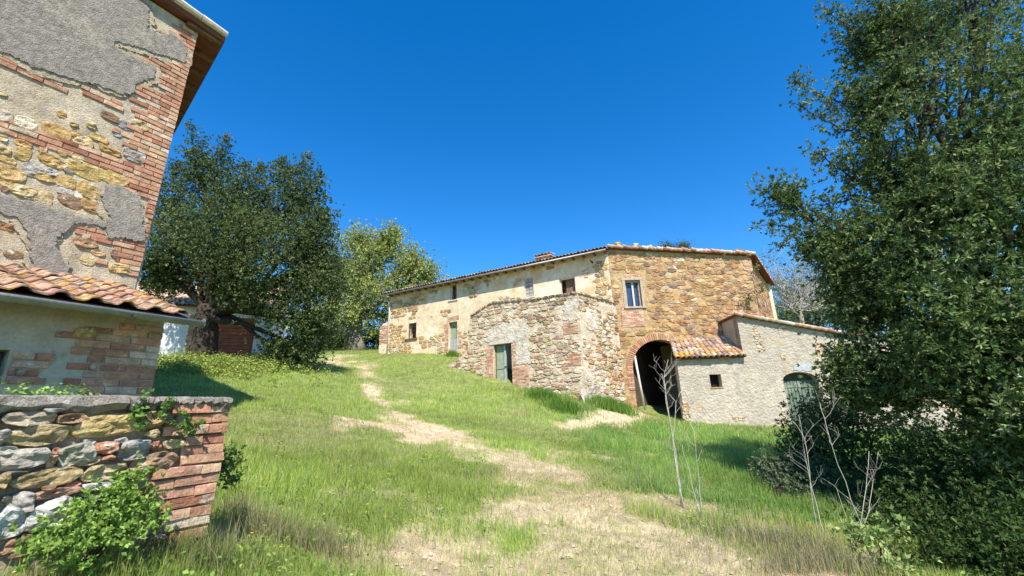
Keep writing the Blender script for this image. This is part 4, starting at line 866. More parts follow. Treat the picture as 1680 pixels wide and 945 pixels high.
# openings
s0, s1, z0, z1 = swin; wn = window('window', SD_); SH.box(MB(), s0-.02, s1+.02, z0-.06, z0-.002, -.3, .035).build('sill', mat('rusty_sill', (.40, .24, .12), var=.3), wn); SH.box(MB(), s0, s1, z0, z1, -.39, -.37).build('pane', mat('painted_interior_dark', (.012, .011, .01), var=0, bump=0), wn)  # near-black sheet paints the dark inside the window opening
wn = window('door', SD_); panel(SH, (dx0, dcx-.01, -.9, dsp-.02), wn, 'leaf', M_shaded_green, -.38, -.32, 5, gap=.025); panel(SH, (dcx+.01, dx1, -.9, dsp-.02), wn, 'leaf', M_shaded_green, -.38, -.32, 5, gap=.025); SH.box(MB(), dx0, dcx-.02, dsp-.35, dsp-.23, -.31, -.29).build('rail', M_shaded_green, wn); SH.box(MB(), dcx+.02, dx1, dsp-.35, dsp-.23, -.31, -.29).build('rail', M_shaded_green, wn); SH.box(MB(), dx0, dx1, dsp-.02, dz1, -.39, -.36).build('shaded_door_head', mat('shaded_green_board', (.05, .065, .05), var=.2), wn)  # board in the arched head is coloured darker for the shade there
SH.slab(MB(), rough_edge(onwall(SH, [(1303, 596), (1330, 596), (1333, 608), (1302, 608)]), .1, .03), [], -.02, .02).build('cement_patch', mat('blue_grey_cement', (.38, .40, .42), var=.2), SD_)
SHP = [((.50, .38, .24), 3), ((.54, .46, .35), 3), ((.44, .27, .16), 1), ((.40, .34, .27), 1)]
ex = [onwall(SH, q) for q in ([(1232, 537), (1242, 531), (1250, 555), (1256, 575), (1253, 590), (1244, 575), (1238, 560)], [(1275, 536), (1292, 534), (1290, 545), (1276, 543)], [(1336, 562), (1352, 560), (1352, 588), (1358, 610), (1342, 606), (1338, 585)], [(1278, 582), (1290, 578), (1290, 590), (1280, 588)], [(1118, 660), (1132, 660), (1134, 697), (1119, 697)], [(1200, 683), (1222, 680), (1224, 692), (1204, 692)], [(1283, 660), (1290, 640), (1290, 700), (1280, 700)], [(1480, 640), (1520, 640), (1530, 660), (1500, 668)], [(1540, 660), (1590, 650), (1600, 690), (1560, 690)])]
for i, q in enumerate(ex): lay_stones(SH, rubble(q, .22, .12, .012, 40+i), SHP, SD_, .035, 40, 50+i)
brick(SH, *SH.rect(1339, 566, 1349, 576)[:2], SH.px(1344, 571)[1], .2, SD_, .05)

# ------------------------------------------------------------------ white outbuilding behind the left tree
O0 = P(236, 560, 21.5); O1 = P(445, 560, 23.5); OW = Wall(O0, (O1-O0)[:2]); LO = float(np.linalg.norm((O1-O0)[:2]))
OB = thing('white_outbuilding', (*(OW.pt(LO/2, 0)[:2]), G(*(OW.pt(LO/2, 0)[:2]))), 'whitewashed outbuilding with red plank garage door behind the left evergreen oak', 'shed')
zo = OW.px(380, 508)[1]; od = OW.rect(340, 521, 416, 590)
OW.slab(MB(), [(-2, 2), (LO, 2), (LO, zo+.18), (-2, zo+.18)], [rpoly(od)], -.4, 0).build('wall', M_white, OB)
panel(OW, od, OB, 'garage_door', mat('red_brown_boards', (.33, .11, .06), var=.25, scale=3, bump=.4), -.2, -.12, 12, False, .03)
jb = MB(); brick_rows(OW, 3.5, zo-.35, .09, lambda z: [(OW.px(306, 550)[0], OW.px(338, 550)[0])], OB, .02, joined=jb, pal=[((.42, .22, .12), 1), ((.48, .30, .16), 1)]); jb.build('brick_jamb', M_brick_far, OB, kind='stuff')
oslope = .55; odp = 5.0
oe0 = OW.pt(-2.3, zo, .35); oe1 = OW.pt(LO+.3, zo, .35); oup = np.array([*(-OW.n), oslope]); oup /= np.linalg.norm(oup)
q = [oe0, oe1, oe1+oup*odp, oe0+oup*odp]; MB().hexa(q+[p+np.array([0, 0, .08]) for p in q]).build('roof_deck', M_soffit, OB)
for r_ in range(12): coppi(OB, oe0+oup*(.4*r_), oe1+oup*(.4*r_), oup, 44, .5, M_tile_far, .09, name='roof_tile')
for p_, s_ in ((OW.pt(-2, 0, -.41), 1), (OW.pt(LO-.3, 0, -.41), 1)):
    q = [p_, p_+np.array([*(OW.d*.3), 0])]; qq = [x+np.array([*(-OW.n*4), 0]) for x in q]
    MB().hexa([np.array([*x[:2], 2]) for x in (q[0], q[1], qq[1], qq[0])]+[np.array([*x[:2], zo-.02]) for x in (q[0], q[1])]+[np.array([*x[:2], zo+1.9]) for x in (qq[1], qq[0])]).build('side_wall', M_white, OB)

exec_plants = True
# ------------------------------------------------------------------ vegetation
def leaves(centers, spread, n_each, ll, lw, pal, g, up=.35, shape=None, droop=0., cjit=.35, rosette=1):
    """diamond leaves in Gaussian clumps; returns arrays"""
    C = np.repeat(np.asarray(centers, float), n_each, 0); n = len(C); sp = np.asarray(spread, float)
    if sp.ndim == 2: sp = np.repeat(sp, n_each, 0)
    d = g.normal(size=(n, 3))
    if rosette > 1: d = d[(np.arange(n)//rosette)*rosette]
    Pn = C+d*sp*.5
    nr = g.normal(size=(n, 3))*.42+d*.6; nr[:, 2] += up; nr /= np.linalg.norm(nr, axis=1)[:, None]
    if rosette > 1:                                                   # leaves radiate from the tip of a twig
        ax = g.normal(size=(n, 3))+d*.45; ax[:, 2] += .35; ax /= np.linalg.norm(ax, axis=1)[:, None]
        nr = nr+g.normal(size=(n, 3))*.15; nr = nr-ax*(nr*ax).sum(1)[:, None]; nr /= np.linalg.norm(nr, axis=1)[:, None]+1e-9
        Pn = Pn+ax*ll*.55
    ax = ax if rosette > 1 else np.cross(nr, g.normal(size=(n, 3))); ax /= np.linalg.norm(ax, axis=1)[:, None]; ax[:, 2] -= droop
    sd = np.cross(nr, ax); L_ = (ll*g.uniform(.65, 1.25, n))[:, None]; W__ = (lw*g.uniform(.7, 1.2, n))[:, None]
    V = np.stack([Pn-ax*L_/2, Pn+sd*W__/2+nr*W__*.18-ax*L_*.05, Pn+ax*L_/2, Pn-sd*W__/2+nr*W__*.18-ax*L_*.05], 1).reshape(-1, 3)
    i = np.arange(n)[:, None]*4; Fq = np.concatenate([i+[0, 1, 2], i+[0, 2, 3]], 1).reshape(-1, 3)
    pc = np.array([c for c, _ in pal]); pw = np.array([w_ for _, w_ in pal]); pw = pw/pw.sum()
    ci = np.repeat(g.choice(len(pal), len(centers), p=pw), n_each); alt = g.choice(len(pal), n, p=pw); ci = np.where(g.random(n) < .4, alt, ci)
    c = pc[ci]*1.12*g.uniform(1-cjit, 1+cjit, (n, 1)); return V, Fq, np.repeat(c, 4, 0)
def leafobj(name, arrs, m, parent):
    V = np.concatenate([a[0] for a in arrs]); off = 0; Fs = []
    for a in arrs: Fs.append(a[1]+off); off += len(a[0])
    c = np.concatenate([a[2] for a in arrs]); return link(name, npmesh(name, V-org(parent), np.concatenate(Fs), m, c, 'POINT'), parent)
def blob_centers(blobs, per, g, shell=.55, holes=.30):
    """clump centres through ellipsoids, denser near the surface"""
    cs = []
    for (c, r_, k) in blobs:
        n = max(1, int(per*k)); d = g.normal(size=(n, 3)); d /= np.linalg.norm(d, axis=1)[:, None]; rad = shell+(1-shell)*g.random(n)**.7; inner = g.random(n) < .22; rad[inner] = g.random(inner.sum())*shell
        cs.append(np.array(c)+d*np.array(r_)*rad[:, None])
    cs = np.concatenate(cs); rr = np.mean([np.mean(b[1]) for b in blobs]); f = 1.6/rr      # leave pockets free of leaves
    nn = (vnoise(cs[:, 0]*f+31, cs[:, 2]*f+7)+vnoise(cs[:, 1]*f+11, cs[:, 2]*f+3))/2
    return cs[nn > np.quantile(nn, holes*.8)]
def bend(a, b, n=5, j=.1, sag=0., g=rng):
    a = np.array(a, float); b = np.array(b, float); L_ = np.linalg.norm(b-a); pts = []
    for i in range(n):
        t = i/(n-1); p = a+(b-a)*t+np.array([0, 0, sag*math.sin(math.pi*t)*L_]); 
        if 0 < i < n-1: p = p+g.normal(size=3)*j*L_*.3
        pts.append(p)
    return pts
def tree(name, label, base, fork_h, tr, blobs, per, n_each, ll, lw, pal, seed, clump=.5, group=None, m=M_leaf, bark=M_bark, twigs=60, lean=(0, 0), shell=.5, up=.35, shoots=(), cat='tree', limbs_from=None, sprays=(), sk=1., rosette=1, limbk=.42):
    g = np.random.default_rng(seed); T = thing(name, base, label, cat, group); base = np.array(base, float); t = MB(); fork = base+np.array([lean[0], lean[1], fork_h])
    tp_ = bend(base-np.array([0, 0, .3]), fork, 5, .05, 0, g); t.tube(tp_, [tr*1.35, tr*1.05, tr*.95, tr*.9, tr*.8], 10); t.build('trunk', bark, T, True)
    lm_ = MB(); blist = []
    for (c, r_, k) in blobs:
        c = np.array(c); st = fork+(base-fork)*g.uniform(0, .25); pts = bend(st, c, 5, .12, .06, g); r1 = tr*limbk*min(1, (np.mean(r_)/2)**.5+.25); lm_.tube(pts, [r1, r1*.8, r1*.6, r1*.42, r1*.2], 6, cap=False); blist.append((pts, r1))
    cs = blob_centers(blobs, per, g, shell)
    for i in g.choice(len(cs), min(twigs, len(cs)), replace=False):
        c = cs[i]; j = int(np.argmin([np.linalg.norm(np.array(b[0])-c) for b in blobs])); st = blist[j][0][3 if g.random() < .6 else 2]; lm_.tube(bend(st, c, 4, .12, .04, g), [tr*.13, tr*.10, tr*.06, tr*.03], 5, cap=False)
    lm_.build('limbs', bark, T, True)
    arrs = [leaves(cs, clump, n_each, ll, lw, pal, g, up, rosette=rosette)]
    for (c, h, r_, n) in shoots:                                      # upright leafy shoots breaking the outline
        zz = np.linspace(0, 1, 9)[:, None]; cc = np.array(c)+zz*np.array([g.normal()*.2*h, g.normal()*.2*h, h]); spd = np.repeat(((1-zz*.75)*r_), 3, 1); arrs.append(leaves(cc, spd, n, ll, lw, pal, g, up, rosette=rosette))
    tw = MB()
    for sp_ in sprays:                                               # thin side branches carrying leaves all along
        q = [EYE+(P(*a)-EYE)*sk for a in sp_]; path_ = []
        for a, c in zip(q[:-1], q[1:]): path_ += [a+(c-a)*t for t in np.linspace(0, 1, 5)[:-1]]
        path_.append(q[-1]); path_ = np.array(path_)+g.normal(size=(len(path_), 3))*.02; k = len(path_)
        tw.tube(list(path_), [.018*(1-.75*i/(k-1)) for i in range(k)], 5, cap=False)
        cc = []
        for i in range(k):
            for _ in range(3):
                e = path_[i]+g.normal(size=3)*np.array([.16, .16, .13])*(1.15-.7*i/k); cc.append(e); tw.tube([path_[i], e], [.006, .003], 4, cap=False)
        arrs.append(leaves(np.array(cc), .14, 24, ll, lw, pal, g, up, rosette=rosette))
    if tw.v: tw.build('side_branches', bark, T, True)
    leafobj('crown', arrs, m, T); return T

HOLM = [((.080, .118, .036), 4), ((.112, .150, .052), 3), ((.050, .080, .026), 3), ((.15, .175, .085), 1.4), ((.18, .165, .08), .6)]
def pb(u, v, Y, r_, k=1, sq=(1, 1, 1)): return (P(u, v, Y), (r_*sq[0], r_*sq[1], r_*sq[2]), k)
# left evergreen oak
lb = P(330, 584, 18.5); lb[2] = G(lb[0], lb[1]); YT = 18.5
UPR = (.72, .72, 1.75)
bl = [pb(285, 345, YT, 1.25, .8, UPR), pb(335, 300, YT+.4, 1.35, .9, UPR), pb(382, 335, YT-.3, 1.3, .9, UPR), pb(425, 330, YT+.5, 1.15, .8, UPR), pb(458, 335, YT, 1.2, .9, UPR), pb(492, 330, YT+.3, 1.25, .9, UPR), pb(518, 385, YT, 1.0, .8, UPR), pb(405, 385, YT+1, 1.8), pb(310, 390, YT+1, 1.6), pb(505, 410, YT, 1.3), pb(530, 440, YT+.3, 1.0, .8), pb(528, 480, YT, .9, .7), pb(275, 415, YT-1, 1.6), pb(350, 400, YT-1.5, 2.0), pb(430, 415, YT-1.5, 2.2), pb(500, 455, YT-.5, 1.5), pb(415, 465, YT-1, 1.2, .8), pb(480, 515, YT-.3, 1.3), pb(482, 566, YT, 1.0), pb(452, 568, YT-.2, .7, .7), pb(272, 448, YT-.8, .8), pb(355, 425, YT+1.2, 1.4), pb(505, 540, YT+.4, 1.1, .7), pb(440, 505, YT, .7, .6)]
sh_ = [(P(u, v, YT), h, .75, 90) for u, v, h in ((335, 275, 1.7), (375, 285, 1.5), (300, 285, 1.4), (280, 300, 1.0), (420, 300, 1.4), (450, 295, 1.3), (490, 295, 1.6), (515, 320, 1.2), (355, 280, 1.0), (470, 300, .9), (530, 370, .8), (260, 330, 1.0), (395, 300, 1.1))]
tree('evergreen_oak', 'dark evergreen oak with forked trunk standing before the whitewashed outbuilding', lb, 2.3, .52, bl, 72, 130, .12, .06, HOLM, 21, .66, twigs=120, shoots=sh_, rosette=6)
# yellow-green deciduous oak behind
OAKP = [((.27, .32, .085), 4), ((.35, .39, .13), 3), ((.20, .26, .07), 2), ((.40, .40, .17), 1)]
ob = hit(586, 573); ob = P(586, 572, 38); ob[2] = G(ob[0], ob[1])
YO = 38
bl = [pb(575, 420, YO, 2.3), pb(625, 405, YO, 2.2), pb(665, 445, YO, 2.4), pb(700, 455, YO, 1.6), pb(600, 470, YO-.5, 2.4), pb(650, 490, YO-.5, 2.3), pb(560, 460, YO+.5, 2.0), pb(620, 520, YO-.5, 2.2), pb(575, 510, YO-1, 1.6), pb(660, 530, YO+.5, 1.6), pb(590, 395, YO, 1.3, .7), pb(640, 390, YO, 1.1, .7), pb(550, 500, YO, 1.5), pb(680, 430, YO, 1.6, .8), pb(600, 440, YO, 2.2)]
tree('deciduous_oak', 'pale yellow-green spring oak beside the left end of the farmhouse', ob, 3.4, .75, bl, 52, 100, .19, .13, OAKP, 22, .9, m=M_softleaf, bark=M_bark_grey, twigs=140, lean=(-.6, 0), shell=.35, rosette=5)
# thicket left of the farmhouse, behind the track
for i, (u, v, Y, r_, pal, lab) in enumerate([(525, 540, 36, 1.9, HOLM, 'dark shrub right behind the low sweep of the evergreen oak crown'), (552, 548, 39, 1.5, [((.10, .14, .04), 1), ((.13, .16, .05), 1)], 'mid green shrub at the foot of the yellow-green oak'), (612, 548, 41, 1.5, HOLM, 'dark shrub between the oak trunk and the farmhouse corner'), (505, 505, 40, 1.8, OAKP, 'light green shrub rising above the dark shrub beyond the track'), (540, 500, 43, 2.2, HOLM, 'tall dark tree behind the yellow-green oak')]):
    b = P(u, 572, Y); b[2] = G(b[0], b[1]); c = P(u, v, Y)
    tree('shrub' if i < 4 else 'thicket_tree', lab, b, 1.0, .12, [(c, (r_, r_, r_*.9), 1), (c+[r_*.6, 0, -r_*.6], (r_*.8, r_*.8, r_*.7), .7), (c+[-r_*.6, .3, -r_*.7], (r_*.8, r_*.8, r_*.7), .7), ((c+b)/2, (r_, r_, r_), .8)], 46, 60, .16, .1, pal, 30+i, .7, 'thicket beyond the track', cat='shrub' if i < 4 else 'tree')
# big evergreen oak, right foreground
RP = [((.090, .140, .040), 4), ((.140, .195, .064), 3), ((.052, .088, .025), 3), ((.22, .26, .12), 2.2)]
Y8 = 8.4
RP_SHADE = [((.050, .085, .022), 3), ((.072, .115, .030), 2), ((.036, .062, .016), 3)]  # oak leaf colours darkened to paint in the shade under the crown
rbp = np.array([7.8, 7.2, 0]); rbp[2] = G(7.8, 7.2); RK = .8
list_scale = lambda L_: [(EYE+(np.array(c)-EYE)*RK, tuple(q*RK for q in r_), k) for c, r_, k in L_]
bl = [pb(1470, 40, 9, 1.3), pb(1425, 70, 9.4, .7, .6), pb(1590, -40, 8.4, 1.7), pb(1435, 160, 9.3, .95), pb(1560, 180, 8.2, 1.5), pb(1680, 110, 7.8, 1.7), pb(1435, 270, 9.2, .9, .8), pb(1500, 320, 8.6, 1.2), pb(1600, 360, 7.8, 1.4), pb(1700, 330, 7.2, 1.6), pb(1480, 430, 8.8, 1.05), pb(1425, 500, 9.6, .7, .8), pb(1550, 500, 7.8, 1.1), pb(1660, 540, 7.2, 1.15), pb(1440, 570, 9.2, .65), pb(1400, 560, 9.6, .45, .5), pb(1410, 620, 9.4, .5, .6), pb(1390, 480, 9.6, .4, .4), pb(1520, 590, 8.4, .7), pb(1620, 620, 7.2, .7, .8), pb(1700, 640, 6.8, .8), pb(1860, 100, 8, 2.0, .9), pb(1850, 420, 7.6, 1.8, .9), pb(1650, 240, 9.6, 1.8), pb(1590, 300, 8.0, 1.0, .9), pb(1640, 200, 7.6, 1.0, .9), pb(1560, 330, 9.4, 1.2), pb(1760, 560, 7.4, 1.2), pb(1650, 690, 7.6, .75, .8), pb(1580, 620, 8.0, .6, .7), pb(1720, 720, 7.4, .8, .8), pb(1470, 640, 9.0, .45, .5), pb(1540, 60, 10.2, 1.6),
      pb(1400, 380, 9.5, .55, .5), pb(1340, 350, 9.7, .33, .3), pb(1285, 322, 9.9, .26, .22), pb(1310, 375, 9.7, .28, .2), pb(1345, 400, 9.5, .3, .25), pb(1385, 440, 9.6, .4, .35)]
SPR = [[(1420, 420, 9.4), (1340, 372, 9.6), (1285, 330, 9.8), (1240, 303, 9.9)], [(1430, 440, 9.3), (1360, 400, 9.5), (1300, 372, 9.7), (1255, 368, 9.8)], [(1440, 180, 9.2), (1370, 165, 9.5), (1320, 145, 9.7), (1302, 132, 9.8)], [(1430, 230, 9.2), (1360, 200, 9.5), (1312, 178, 9.7)], [(1440, 470, 9.2), (1390, 440, 9.4), (1330, 418, 9.6), (1285, 402, 9.7)], [(1430, 80, 9.2), (1380, 40, 9.4), (1352, 10, 9.6)], [(1420, 290, 9.2), (1360, 265, 9.5), (1335, 245, 9.6)], [(1430, 330, 9.2), (1370, 330, 9.5), (1300, 345, 9.7)], [(1450, 540, 9.2), (1400, 520, 9.4), (1368, 505, 9.5)], [(1450, 600, 9.2), (1400, 590, 9.4), (1365, 600, 9.5)]]
tree('evergreen_oak', 'huge glossy evergreen oak overhanging the right end of the grey shed', rbp, 2.0, .30, list_scale(bl), 88, 112, .084, .031, RP, 23, .35, twigs=260, sprays=SPR, sk=RK, rosette=8, limbk=.24, shell=.45, lean=(-.4, 0), limbs_from=None)
# dark evergreen scrub below it
def shrub(label, base, blobs, per, n_each, ll, lw, pal, seed, clump=.35, name='shrub', m=M_leaf, group=None, twigs=24, bark=M_bark, cat='shrub', sr=1.):
    g = np.random.default_rng(seed); T = thing(name, base, label, cat, group); base = np.array(base); cs = blob_centers(blobs, per, g, .4); st = MB()
    for (c, r_, k) in blobs: st.tube(bend(base-np.array([0, 0, .08]), np.array(c), 5, .1, .03, g), [q_*sr for q_ in (.028, .024, .018, .012, .006)], 5, cap=False)
    for i in g.choice(len(cs), min(twigs, len(cs)), replace=False):
        j = int(np.argmin([np.linalg.norm(np.array(b[0])-cs[i]) for b in blobs])); st.tube(bend(np.array(blobs[j][0]), cs[i], 3, .1, 0, g), [.01*sr, .008*sr, .004*sr], 4, cap=False)
    st.build('stems', bark, T, True); leafobj('foliage', [leaves(cs, clump, n_each, ll, lw, pal, g, .4, rosette=6)], m, T); return T
def gb(x, y): return np.array([x, y, G(x, y)])
def gpx(u, v):
    q = hit(u, v); return np.array([q[0], q[1], G(q[0], q[1])])
shrub('dark evergreen scrub in front of the arched shed door', gb(P(1410, 760, 10)[0], 10.2), [pb(1395, 650, 10.4, .75), pb(1440, 690, 10, .9), pb(1360, 720, 10.4, .6, .7), pb(1420, 770, 9.8, .9), pb(1340, 790, 9.8, .5, .6), pb(1480, 760, 9.6, 1.0), pb(1345, 680, 10.8, .5, .6), pb(1325, 730, 10.2, .5, .7), pb(1300, 780, 9.6, .4, .6), pb(1370, 830, 8.6, .55, .8), pb(1450, 840, 8.2, .7), pb(1520, 730, 9.2, .7, .8)], 80, 78, .075, .034, RP, 41)
shrub('dense shade-darkened evergreen scrub under the huge oak', gb(P(1600, 850, 7)[0], 7.4), [pb(1540, 770, 8, .8), pb(1620, 790, 7.4, .9), pb(1690, 740, 7, .9), pb(1560, 860, 6.8, .8), pb(1660, 870, 6.4, .9), pb(1480, 830, 7.6, .6), pb(1760, 800, 6.8, 1.0), pb(1540, 920, 6.1, .5), pb(1640, 940, 5.8, .6), pb(1600, 730, 8.2, .5, .5), pb(1500, 900, 6.3, .5), pb(1590, 900, 5.6, .6), pb(1680, 900, 5.2, .7), pb(1610, 960, 5.0, .5), pb(1700, 960, 4.8, .55), pb(1530, 850, 6.6, .6)], 92, 80, .062, .028, RP_SHADE, 42)
shrub('grey-green small shrub at the edge of the shaded grass', gpx(1285, 830), [pb(1280, 790, 8.6, .28), pb(1310, 810, 8.3, .3), pb(1265, 770, 8.9, .2)], 30, 30, .06, .03, [((.12, .15, .08), 2), ((.15, .18, .10), 1)], 43, .22)
shrub('leafy light green oak sapling in front of the dark scrub', gpx(1440, 925), [pb(1440, 885, 5.0, .22), pb(1410, 880, 5.1, .15, .7), pb(1465, 905, 4.9, .16, .7), pb(1395, 860, 5.2, .1, .4), pb(1450, 850, 5.1, .14, .5), pb(1475, 935, 4.8, .14, .6)], 16, 14, .065, .035, [((.25, .33, .10), 2), ((.31, .37, .14), 1)], 44, .14, m=M_softleaf, sr=.35)
# background right: pale bare tree and green trees
b = gb(P(1310, 500, 33)[0], 33); g_ = np.random.default_rng(5)
T = thing('bare_tree', b, 'pale leafless grey tree rising behind the shed roof', 'tree'); t = MB(); l_ = MB()
t.tube(bend(b, P(1310, 500, 33), 4, .03, 0, g_), [.22, .2, .17, .14], 8).build('trunk', M_bark_grey, T, True)
for i in range(70):
    e = P(g_.uniform(1252, 1400), g_.uniform(425, 510), 33+g_.uniform(-1.5, 1.5)); pts = bend(P(1310+g_.uniform(-25, 25), 510, 33), e, 5, .14, .05, g_); l_.tube(pts, [.05, .04, .03, .022, .012], 5, cap=False)
    for k in range(3):
        p = pts[2+k % 3]; l_.tube(bend(p, p+g_.normal(size=3)*np.array([.9, .5, .8])+[0, 0, .5], 4, .1, 0, g_), [.022, .018, .014, .008], 4, cap=False)
l_.build('branches', mat('pale_grey_twig', (.40, .36, .32), var=.2), T, True)
leafobj('sparse_leaves', [leaves(np.stack([P(g_.uniform(1250, 1400), g_.uniform(415, 520), 33+g_.uniform(-1.5, 1.5)) for _ in range(240)]), .7, 14, .14, .09, [((.16, .20, .06), 1), ((.12, .15, .05), 1)], g_)], M_softleaf, T)
for i, (u, v, Y, r_) in enumerate([(1340, 470, 38, 2.2), (1290, 480, 39, 2.0), (1400, 500, 36, 2.4)]):
    b = gb(P(u, 560, Y)[0], Y); c = P(u, v, Y); tree('background_tree', ['rounded mid green tree right behind the pale leafless tree', 'green tree behind the shed next to the gatehouse eave', 'green tree behind the shed partly hidden by the huge oak'][i], b, 3, .2, [(c, (r_, r_, r_), 1), (c-[0, 0, 1.8], (r_*1.2, r_, r_), 1), (c-[r_*.7, 0, 3], (r_, r_, r_), .8), (c+[r_*.6, 0, -3], (r_, r_, r_), .8)], 60, 55, .18, .1, [((.10, .14, .045), 2), ((.13, .165, .06), 2), ((.07, .10, .035), 1)], 60+i, .8, 'trees behind the shed')
for i, (u, v) in enumerate([(1090, 404), (1122, 404)]):
    b = gb(P(u, 560, 44)[0], 44); c = P(u, v+3, 44); tree('background_tree', ['small green tree top showing over the gatehouse verge nearer the eave corner', 'small green tree top showing over the middle of the gatehouse verge'][i], b, 7, .2, [(c, (.8, .8, .5), 1), (c-[0, 0, 2], (1.4, 1.4, 1.6), 1)], 30, 40, .16, .1, HOLM, 70+i, .6, 'trees behind the gatehouse')

# plants on and below the low wall
WEED = [((.20, .31, .055), 3), ((.26, .38, .085), 3), ((.15, .25, .045), 2)]
wb_ = RW.pt(-1.15, 0, .3); wb_[2] = G(wb_[0], wb_[1])
def rwp(x, y, o): u, v = z1p(x, y); s_, z_ = RW.px(u, v, o); return RW.pt(s_, z_, o)
shrub('bright green leafy bramble sprawling against the low stone wall', rwp(500, 920, .25), [(rwp(520, 640, .12), (.16, .1, .12), .8), (rwp(640, 590, .1), (.12, .08, .1), .6), (rwp(740, 530, .1), (.12, .08, .08), .6), (rwp(780, 720, .15), (.16, .1, .11), .9), (rwp(520, 760, .2), (.2, .14, .14), 1), (rwp(400, 830, .25), (.2, .15, .12), 1), (rwp(620, 840, .25), (.2, .15, .12), 1), (rwp(250, 900, .3), (.16, .12, .08), .7), (rwp(840, 690, .12), (.07, .05, .08), .35), (rwp(130, 830, .15), (.06, .05, .05), .2), (rwp(560, 900, .3), (.2, .14, .08), .8)], 30, 24, .030, .019, WEED, 81, .085, m=M_softleaf, name='bramble', sr=.22)
shrub('ivy trailing over the cap onto the brick pier', rwp(900, 110, .05), [(rwp(790, 125, .1), (.06, .03, .06), .5), (rwp(850, 80, .1), (.04, .03, .04), .3), (rwp(960, 130, .09), (.06, .03, .06), .6), (rwp(1040, 180, .08), (.08, .03, .04), .6), (rwp(1090, 220, .08), (.05, .03, .06), .4), (rwp(820, 40, .0), (.04, .04, .02), .2), (rwp(780, 230, .1), (.02, .02, .03), .15)], 16, 12, .030, .028, [((.10, .19, .04), 2), ((.15, .24, .05), 1)], 82, .05, m=M_softleaf, name='ivy', cat='plant', sr=.15)
mats_ = []
g_ = np.random.default_rng(8); cc = np.stack([RW.pt(g_.uniform(-2.2, RW.px(*z1p(640, 30))[0]), ctop+.01+g_.random()*.02, -.30+g_.uniform(-.12, .12)) for _ in range(130)])
T = thing('ground_ivy', RW.pt(-1.2, ctop, -.3), 'bright creeping ivy lying along the top of the low wall cap', 'plant'); leafobj('foliage', [leaves(cc, .06, 9, .024, .024, WEED, g_, .6)], M_softleaf, T)
shrub('leafy weed coloured dark for the shade beside the brick pier', gpx(385, 800), [pb(368, 770, 3.75, .09), pb(380, 750, 3.9, .08), pb(365, 730, 3.8, .06, .6)], 24, 14, .032, .022, [((.07, .12, .03), 1), ((.10, .16, .04), 1)], 83, .09, m=M_softleaf, name='weed', sr=.2)  # dark leaf colours paint the wall's shadow right of the pier
# leafy growth under the left oak and on the gatehouse corner
for i, (u, v, n) in enumerate([(285, 600, 60), (340, 602, 70), (400, 604, 60), (300, 612, 40), (450, 605, 50), (375, 615, 40)]):
    c = gpx(u, v); g_ = np.random.default_rng(90+i); cs = c+g_.normal(size=(n, 3))*[1.0, .7, .12]+[0, 0, .22]
    cs[:, 2] = gz(cs[:, 0], cs[:, 1])+.06+g_.random(n)*.16
    T = thing('weed_patch', c, 'sunlit yellow-green weeds at the foot of the forked evergreen oak', 'plant', 'weeds under the forked oak'); leafobj('foliage', [leaves(cs, .25, 40, .08, .06, [((.27, .33, .06), 2), ((.19, .26, .06), 2), ((.32, .36, .10), 1)], g_, .6)], M_softleaf, T)
for i, (u, v, r_, lab) in enumerate([(1243, 440, .25, 'green creeper hanging under the gatehouse eave corner'), (1228, 492, .28, 'dry leafy weed rooted above the shed roof against the gatehouse'), (1250, 470, .3, 'thin creeper on the receding gatehouse side wall')]):
    c = C0+np.array([.1, -.25, 0]); c[2] = P(u, v, 23)[2]; c[0] = P(u, v, 22.9)[0]; c[1] = 22.9
    shrub(lab, c-np.array([0, .0, r_]), [(c, (r_, r_*.5, r_), 1)], 14, 12, .1, .07, [((.14, .18, .05), 1), ((.20, .19, .08), 1)], 100+i, .2, m=M_softleaf, name='creeper', cat='plant')

# bleached dry stalks
def stalk(label, u0, v0, tips, r0=.012, seed=1, grp='bleached dry stalks'):
    g = np.random.default_rng(seed); b = gpx(u0, v0); Y = b[1]; T = thing('dry_stalk', b, label, 'plant', grp); m_ = MB()
    for k, (pts, sub) in enumerate(tips):
        q = [b-np.array([0, 0, .05])+np.array([g.normal()*.03, g.normal()*.03, 0])]+[P(u, v, Y+g.normal()*.06) for u, v in pts]
        fine = []
        for a, c in zip(q[:-1], q[1:]): fine += [a+(c-a)*t for t in (0, .33, .67)]
        fine.append(q[-1]); fine = [p+g.normal(size=3)*.006 for p in fine]; n = len(fine); m_ = MB(); m_.tube(fine, [r0*(1-.65*i/(n-1)) for i in range(n)], 6); m_.build('stem', M_stalk, T, True)
        for s_ in range(sub):
            i = int(g.integers(int(n*.35), n-1)); p = fine[i]; sg = g.choice([-1, 1]); L_ = g.uniform(.12, .3)*(Y/7); e = p+np.array([sg*L_*.7, g.normal()*.08, L_*.75]); br = MB(); br.tube(bend(p, e, 4, .1, 0, g), [r0*.34, r0*.3, r0*.24, r0*.18], 5, cap=False)
            for k2 in range(3): br.tube([e+(p-e)*.1*k2, e+g.normal(size=3)*[.06, .04, .04]+[0, 0, .08]], [r0*.18, r0*.13], 4, cap=False)
            br.build('branch', M_stalk, T, True)
stalk('tall pale dry stalk with umbel tips standing before the carriage arch', 1120, 832, [([(1108, 740), (1094, 660), (1088, 620), (1096, 590)], 9), ([(1106, 740), (1092, 640), (1085, 612)], 6), ([(1104, 720), (1110, 660), (1122, 630)], 4)], .0085, 1)
stalk('pale dry stalk rising in front of the shed window', 1150, 850, [([(1146, 780), (1138, 710), (1132, 690)], 5), ([(1130, 770), (1118, 730)], 2), ([(1143, 800), (1160, 760)], 2)], .0062, 2)
